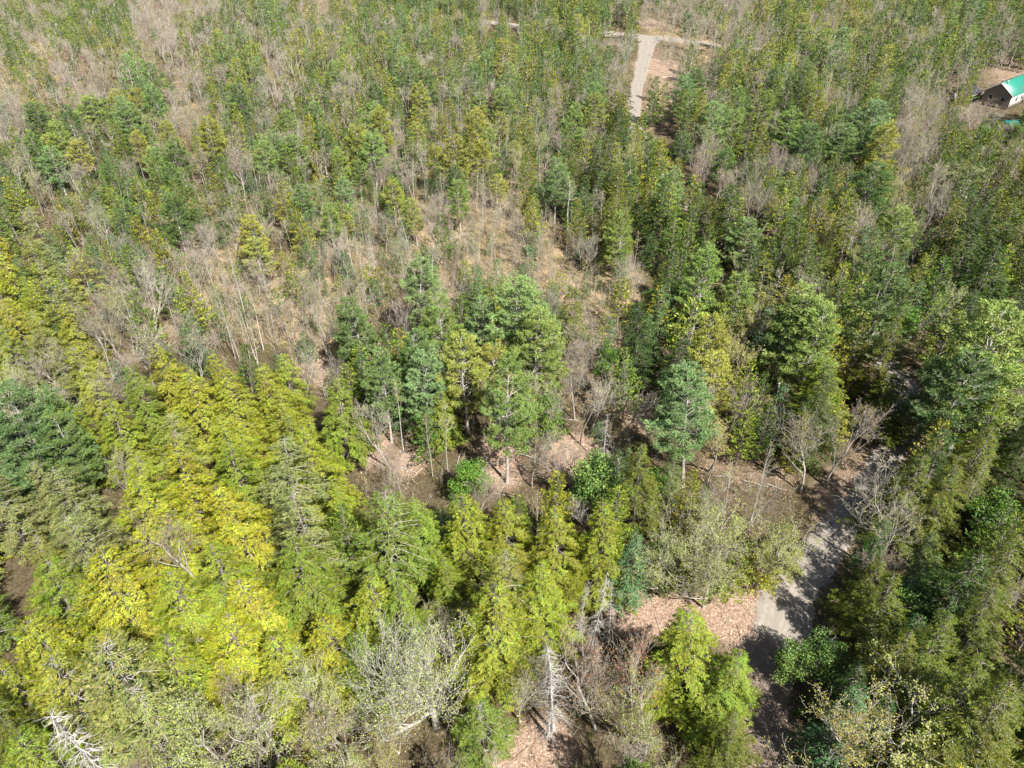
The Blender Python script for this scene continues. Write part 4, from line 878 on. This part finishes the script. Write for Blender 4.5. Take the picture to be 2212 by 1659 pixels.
# low green shrubs
g=np.random.default_rng(23); x,y=scatter(24000,18,330,g,1.0); s,l=zones_of(x,y); k=(l<.5)&~on_road(x,y,.5)&(g.uniform(0,1,len(x))<.75); x,y=x[k],y[k]
m=26; r=np.repeat(g.uniform(.25,.8,len(x)),m); o=nrm(g.normal(0,1,(len(r),3)))*g.uniform(.3,1,(len(r),1))*r[:,None]; X=np.repeat(x,m)+o[:,0]; Y=np.repeat(y,m)+o[:,1]; Z=hgt(X,Y)+np.abs(o[:,2])*1.3+.02; n=len(X); mb=MB()
leaves(mb,np.stack([X,Y,Z],1),g.normal(0,1,(n,3)),g.normal(0,.6,(n,3))+[0,0,1],g.uniform(.12,.26,n),g.uniform(.06,.11,n))
pal=np.array([S(110,118,52),S(134,134,64),S(86,100,42),S(140,128,80)]); ci=pal[np.repeat(g.integers(0,4,len(x)),m)]*g.uniform(.8,1.2,(n,1)); ci=np.concatenate([ci,np.ones((n,1))],1)
finish('undergrowth',mb,np.repeat(ci,4,0),'low olive green undergrowth between the tree trunks')
# leaf litter and slash on the open brown ground
g=np.random.default_rng(24); x,y=scatter(420000,20,120,g,1.0); s,l=zones_of(x,y); k=(g.uniform(0,1,len(x))<l*.9)&~on_road(x,y,-.45); x,y=x[k],y[k]; n=len(x); mb=MB()
leaves(mb,np.stack([x,y,hgt(x,y)+.03+g.uniform(0,.06,n)],1),g.normal(0,1,(n,3))*[1,1,.2],g.normal(0,.35,(n,3))+[0,0,1],g.uniform(.08,.17,n),g.uniform(.06,.11,n))
finish('leaf_litter',mb,np.repeat(pick([S(214,182,156),S(204,164,134),S(172,130,100),S(224,200,178),S(140,104,82)],n,g),4,0),'fallen tan and pinkish dead leaves on the open ground')
g=np.random.default_rng(25); x,y=scatter(60000,25,300,g,1.1); s,l=zones_of(x,y); k=((g.uniform(0,1,len(x))<l*.7)|(g.uniform(0,1,len(x))<s*.08))&~on_road(x,y,.2); x,y=x[k],y[k]; n=len(x); a=g.uniform(0,6.28,n); L_=g.uniform(.4,2.4,n)
p0=np.stack([x,y,hgt(x,y)+.06],1); p1=p0+np.stack([np.cos(a)*L_,np.sin(a)*L_,g.uniform(-.02,.25,n)],1); mb=MB(); tubes(mb,p0,p1,g.uniform(.015,.035,n),.012,4)
c=pick([S(200,184,164),S(176,158,138),S(150,128,108),S(214,202,186)],n,g); finish('slash',mb,np.repeat(c,8,0),'scattered broken sticks and slash lying on the ground')

# ------------------------------------------------------------------ fallen logs, one by one (plan ends a -> b)
LOGS=[(1538,1027,1592,1030),(1605,1037,1660,1052),(1620,1025,1650,1010),(1655,1045,1700,1060),(770,960,818,955),(800,985,780,950),(1100,940,1060,925),(1040,935,1100,960),(1120,975,1170,990),(1060,1000,1110,985),(905,958,945,950),(985,1000,1000,960),
(366,188,402,192),(372,182,398,178),(375,203,405,204),(372,228,410,231),(380,240,412,240),(366,272,384,273),(376,160,396,158),(630,600,650,610),(655,630,690,655),(690,640,720,665),(570,720,590,735),(378,595,425,606),(700,655,745,640),(830,640,870,665),(745,600,790,612),
(1010,360,1075,352),(970,515,1010,500),(1300,700,1345,690),(1310,640,1350,655),(1390,830,1420,850),(1150,510,1190,520),(1060,455,1105,460),(880,450,905,455),(1240,640,1280,652),(1365,890,1400,872),(1430,165,1475,160),(1330,100,1350,104),(1420,60,1445,58),
(2245-400,745,1890,757),(1190,900,1250,905),(1350,950,1400,930),(860,1000,900,1015),(1180,1010,1230,1030),(1000,600,1040,612),(925,575,950,560),(480,640,500,690),(540,760,560,742),(1130,930,1165,905)]
g=np.random.default_rng(31); logv=[]
for i in range(5):
    a=MB(); n=9; xs=np.linspace(-.5,.5,n); polytube(a,np.stack([xs,.012*np.sin(xs*7+i),.006*np.cos(xs*9+i)],1),np.linspace(.019,.010,n)*1.0,7,0,True)
    for j in range(5):
        q=g.uniform(-.4,.45); d=nrm(np.array([.5,g.normal(0,1),abs(g.normal(0,1))])); tubes(a,[[q,0,0]],[np.array([q,0,0])+d*g.uniform(.04,.13)],.004,.002,4)
    logv.append(a.mesh('log',[DEADW if i%2 else BARKG]))
seen={}
for i,(a,b,c,d) in enumerate(LOGS):
    x0,y0=ground_at(a,b); x1,y1=ground_at(c,d); L_=math.hypot(x1-x0,y1-y0); mx,my=(x0+x1)/2,(y0+y1)/2
    o=obj('fallen_log',logv[i%5],None,(mx,my,float(hgt(mx,my))+.14)); o.rotation_euler=(g.uniform(-1,1),g.normal(0,.02),math.atan2(y1-y0,x1-x0)); sc=L_; o.scale=(L_,min(L_,7.5),min(L_,7.5))
    lw='long' if L_>5 else 'short'; col='bleached' if i%2 else 'grey'
    lab=f'{lw} {col} fallen log {place_words((a+c)/2,(b+d)/2)}'; seen.setdefault(lab,[]).append((o,(a+c)/2))
for lab,L_ in seen.items():
    L_.sort(key=lambda t:t[1])
    for i,(o,_) in enumerate(L_):
        l=lab if len(L_)==1 else lab+', '+('leftmost' if i==0 else ('rightmost' if i==len(L_)-1 else ORD[i]+' from left')); w=l.split()
        if len(w)>16: w=[q for q in w if q not in('the','a','of')][:16]
        tag(o,' '.join(w),'log','fallen logs on the forest floor')
# upturned bleached stump near the bottom edge
x,y=ground_at(1185,1590); T,C=snag(9,h=4.2,R=1.5,nb=46,r=.2,twig=3,zb=.05,droop=.75)
r=empty('tree_stump',(x,y,float(hgt(x,y)))); tag(r,'bleached broken conifer stump with drooping bare branches at the bottom edge','stump'); obj('trunk',T.mesh('stump_trunk',[DEADW],True),r); obj('branches',C.mesh('stump_branches',[DEADW,DEADW]),r)
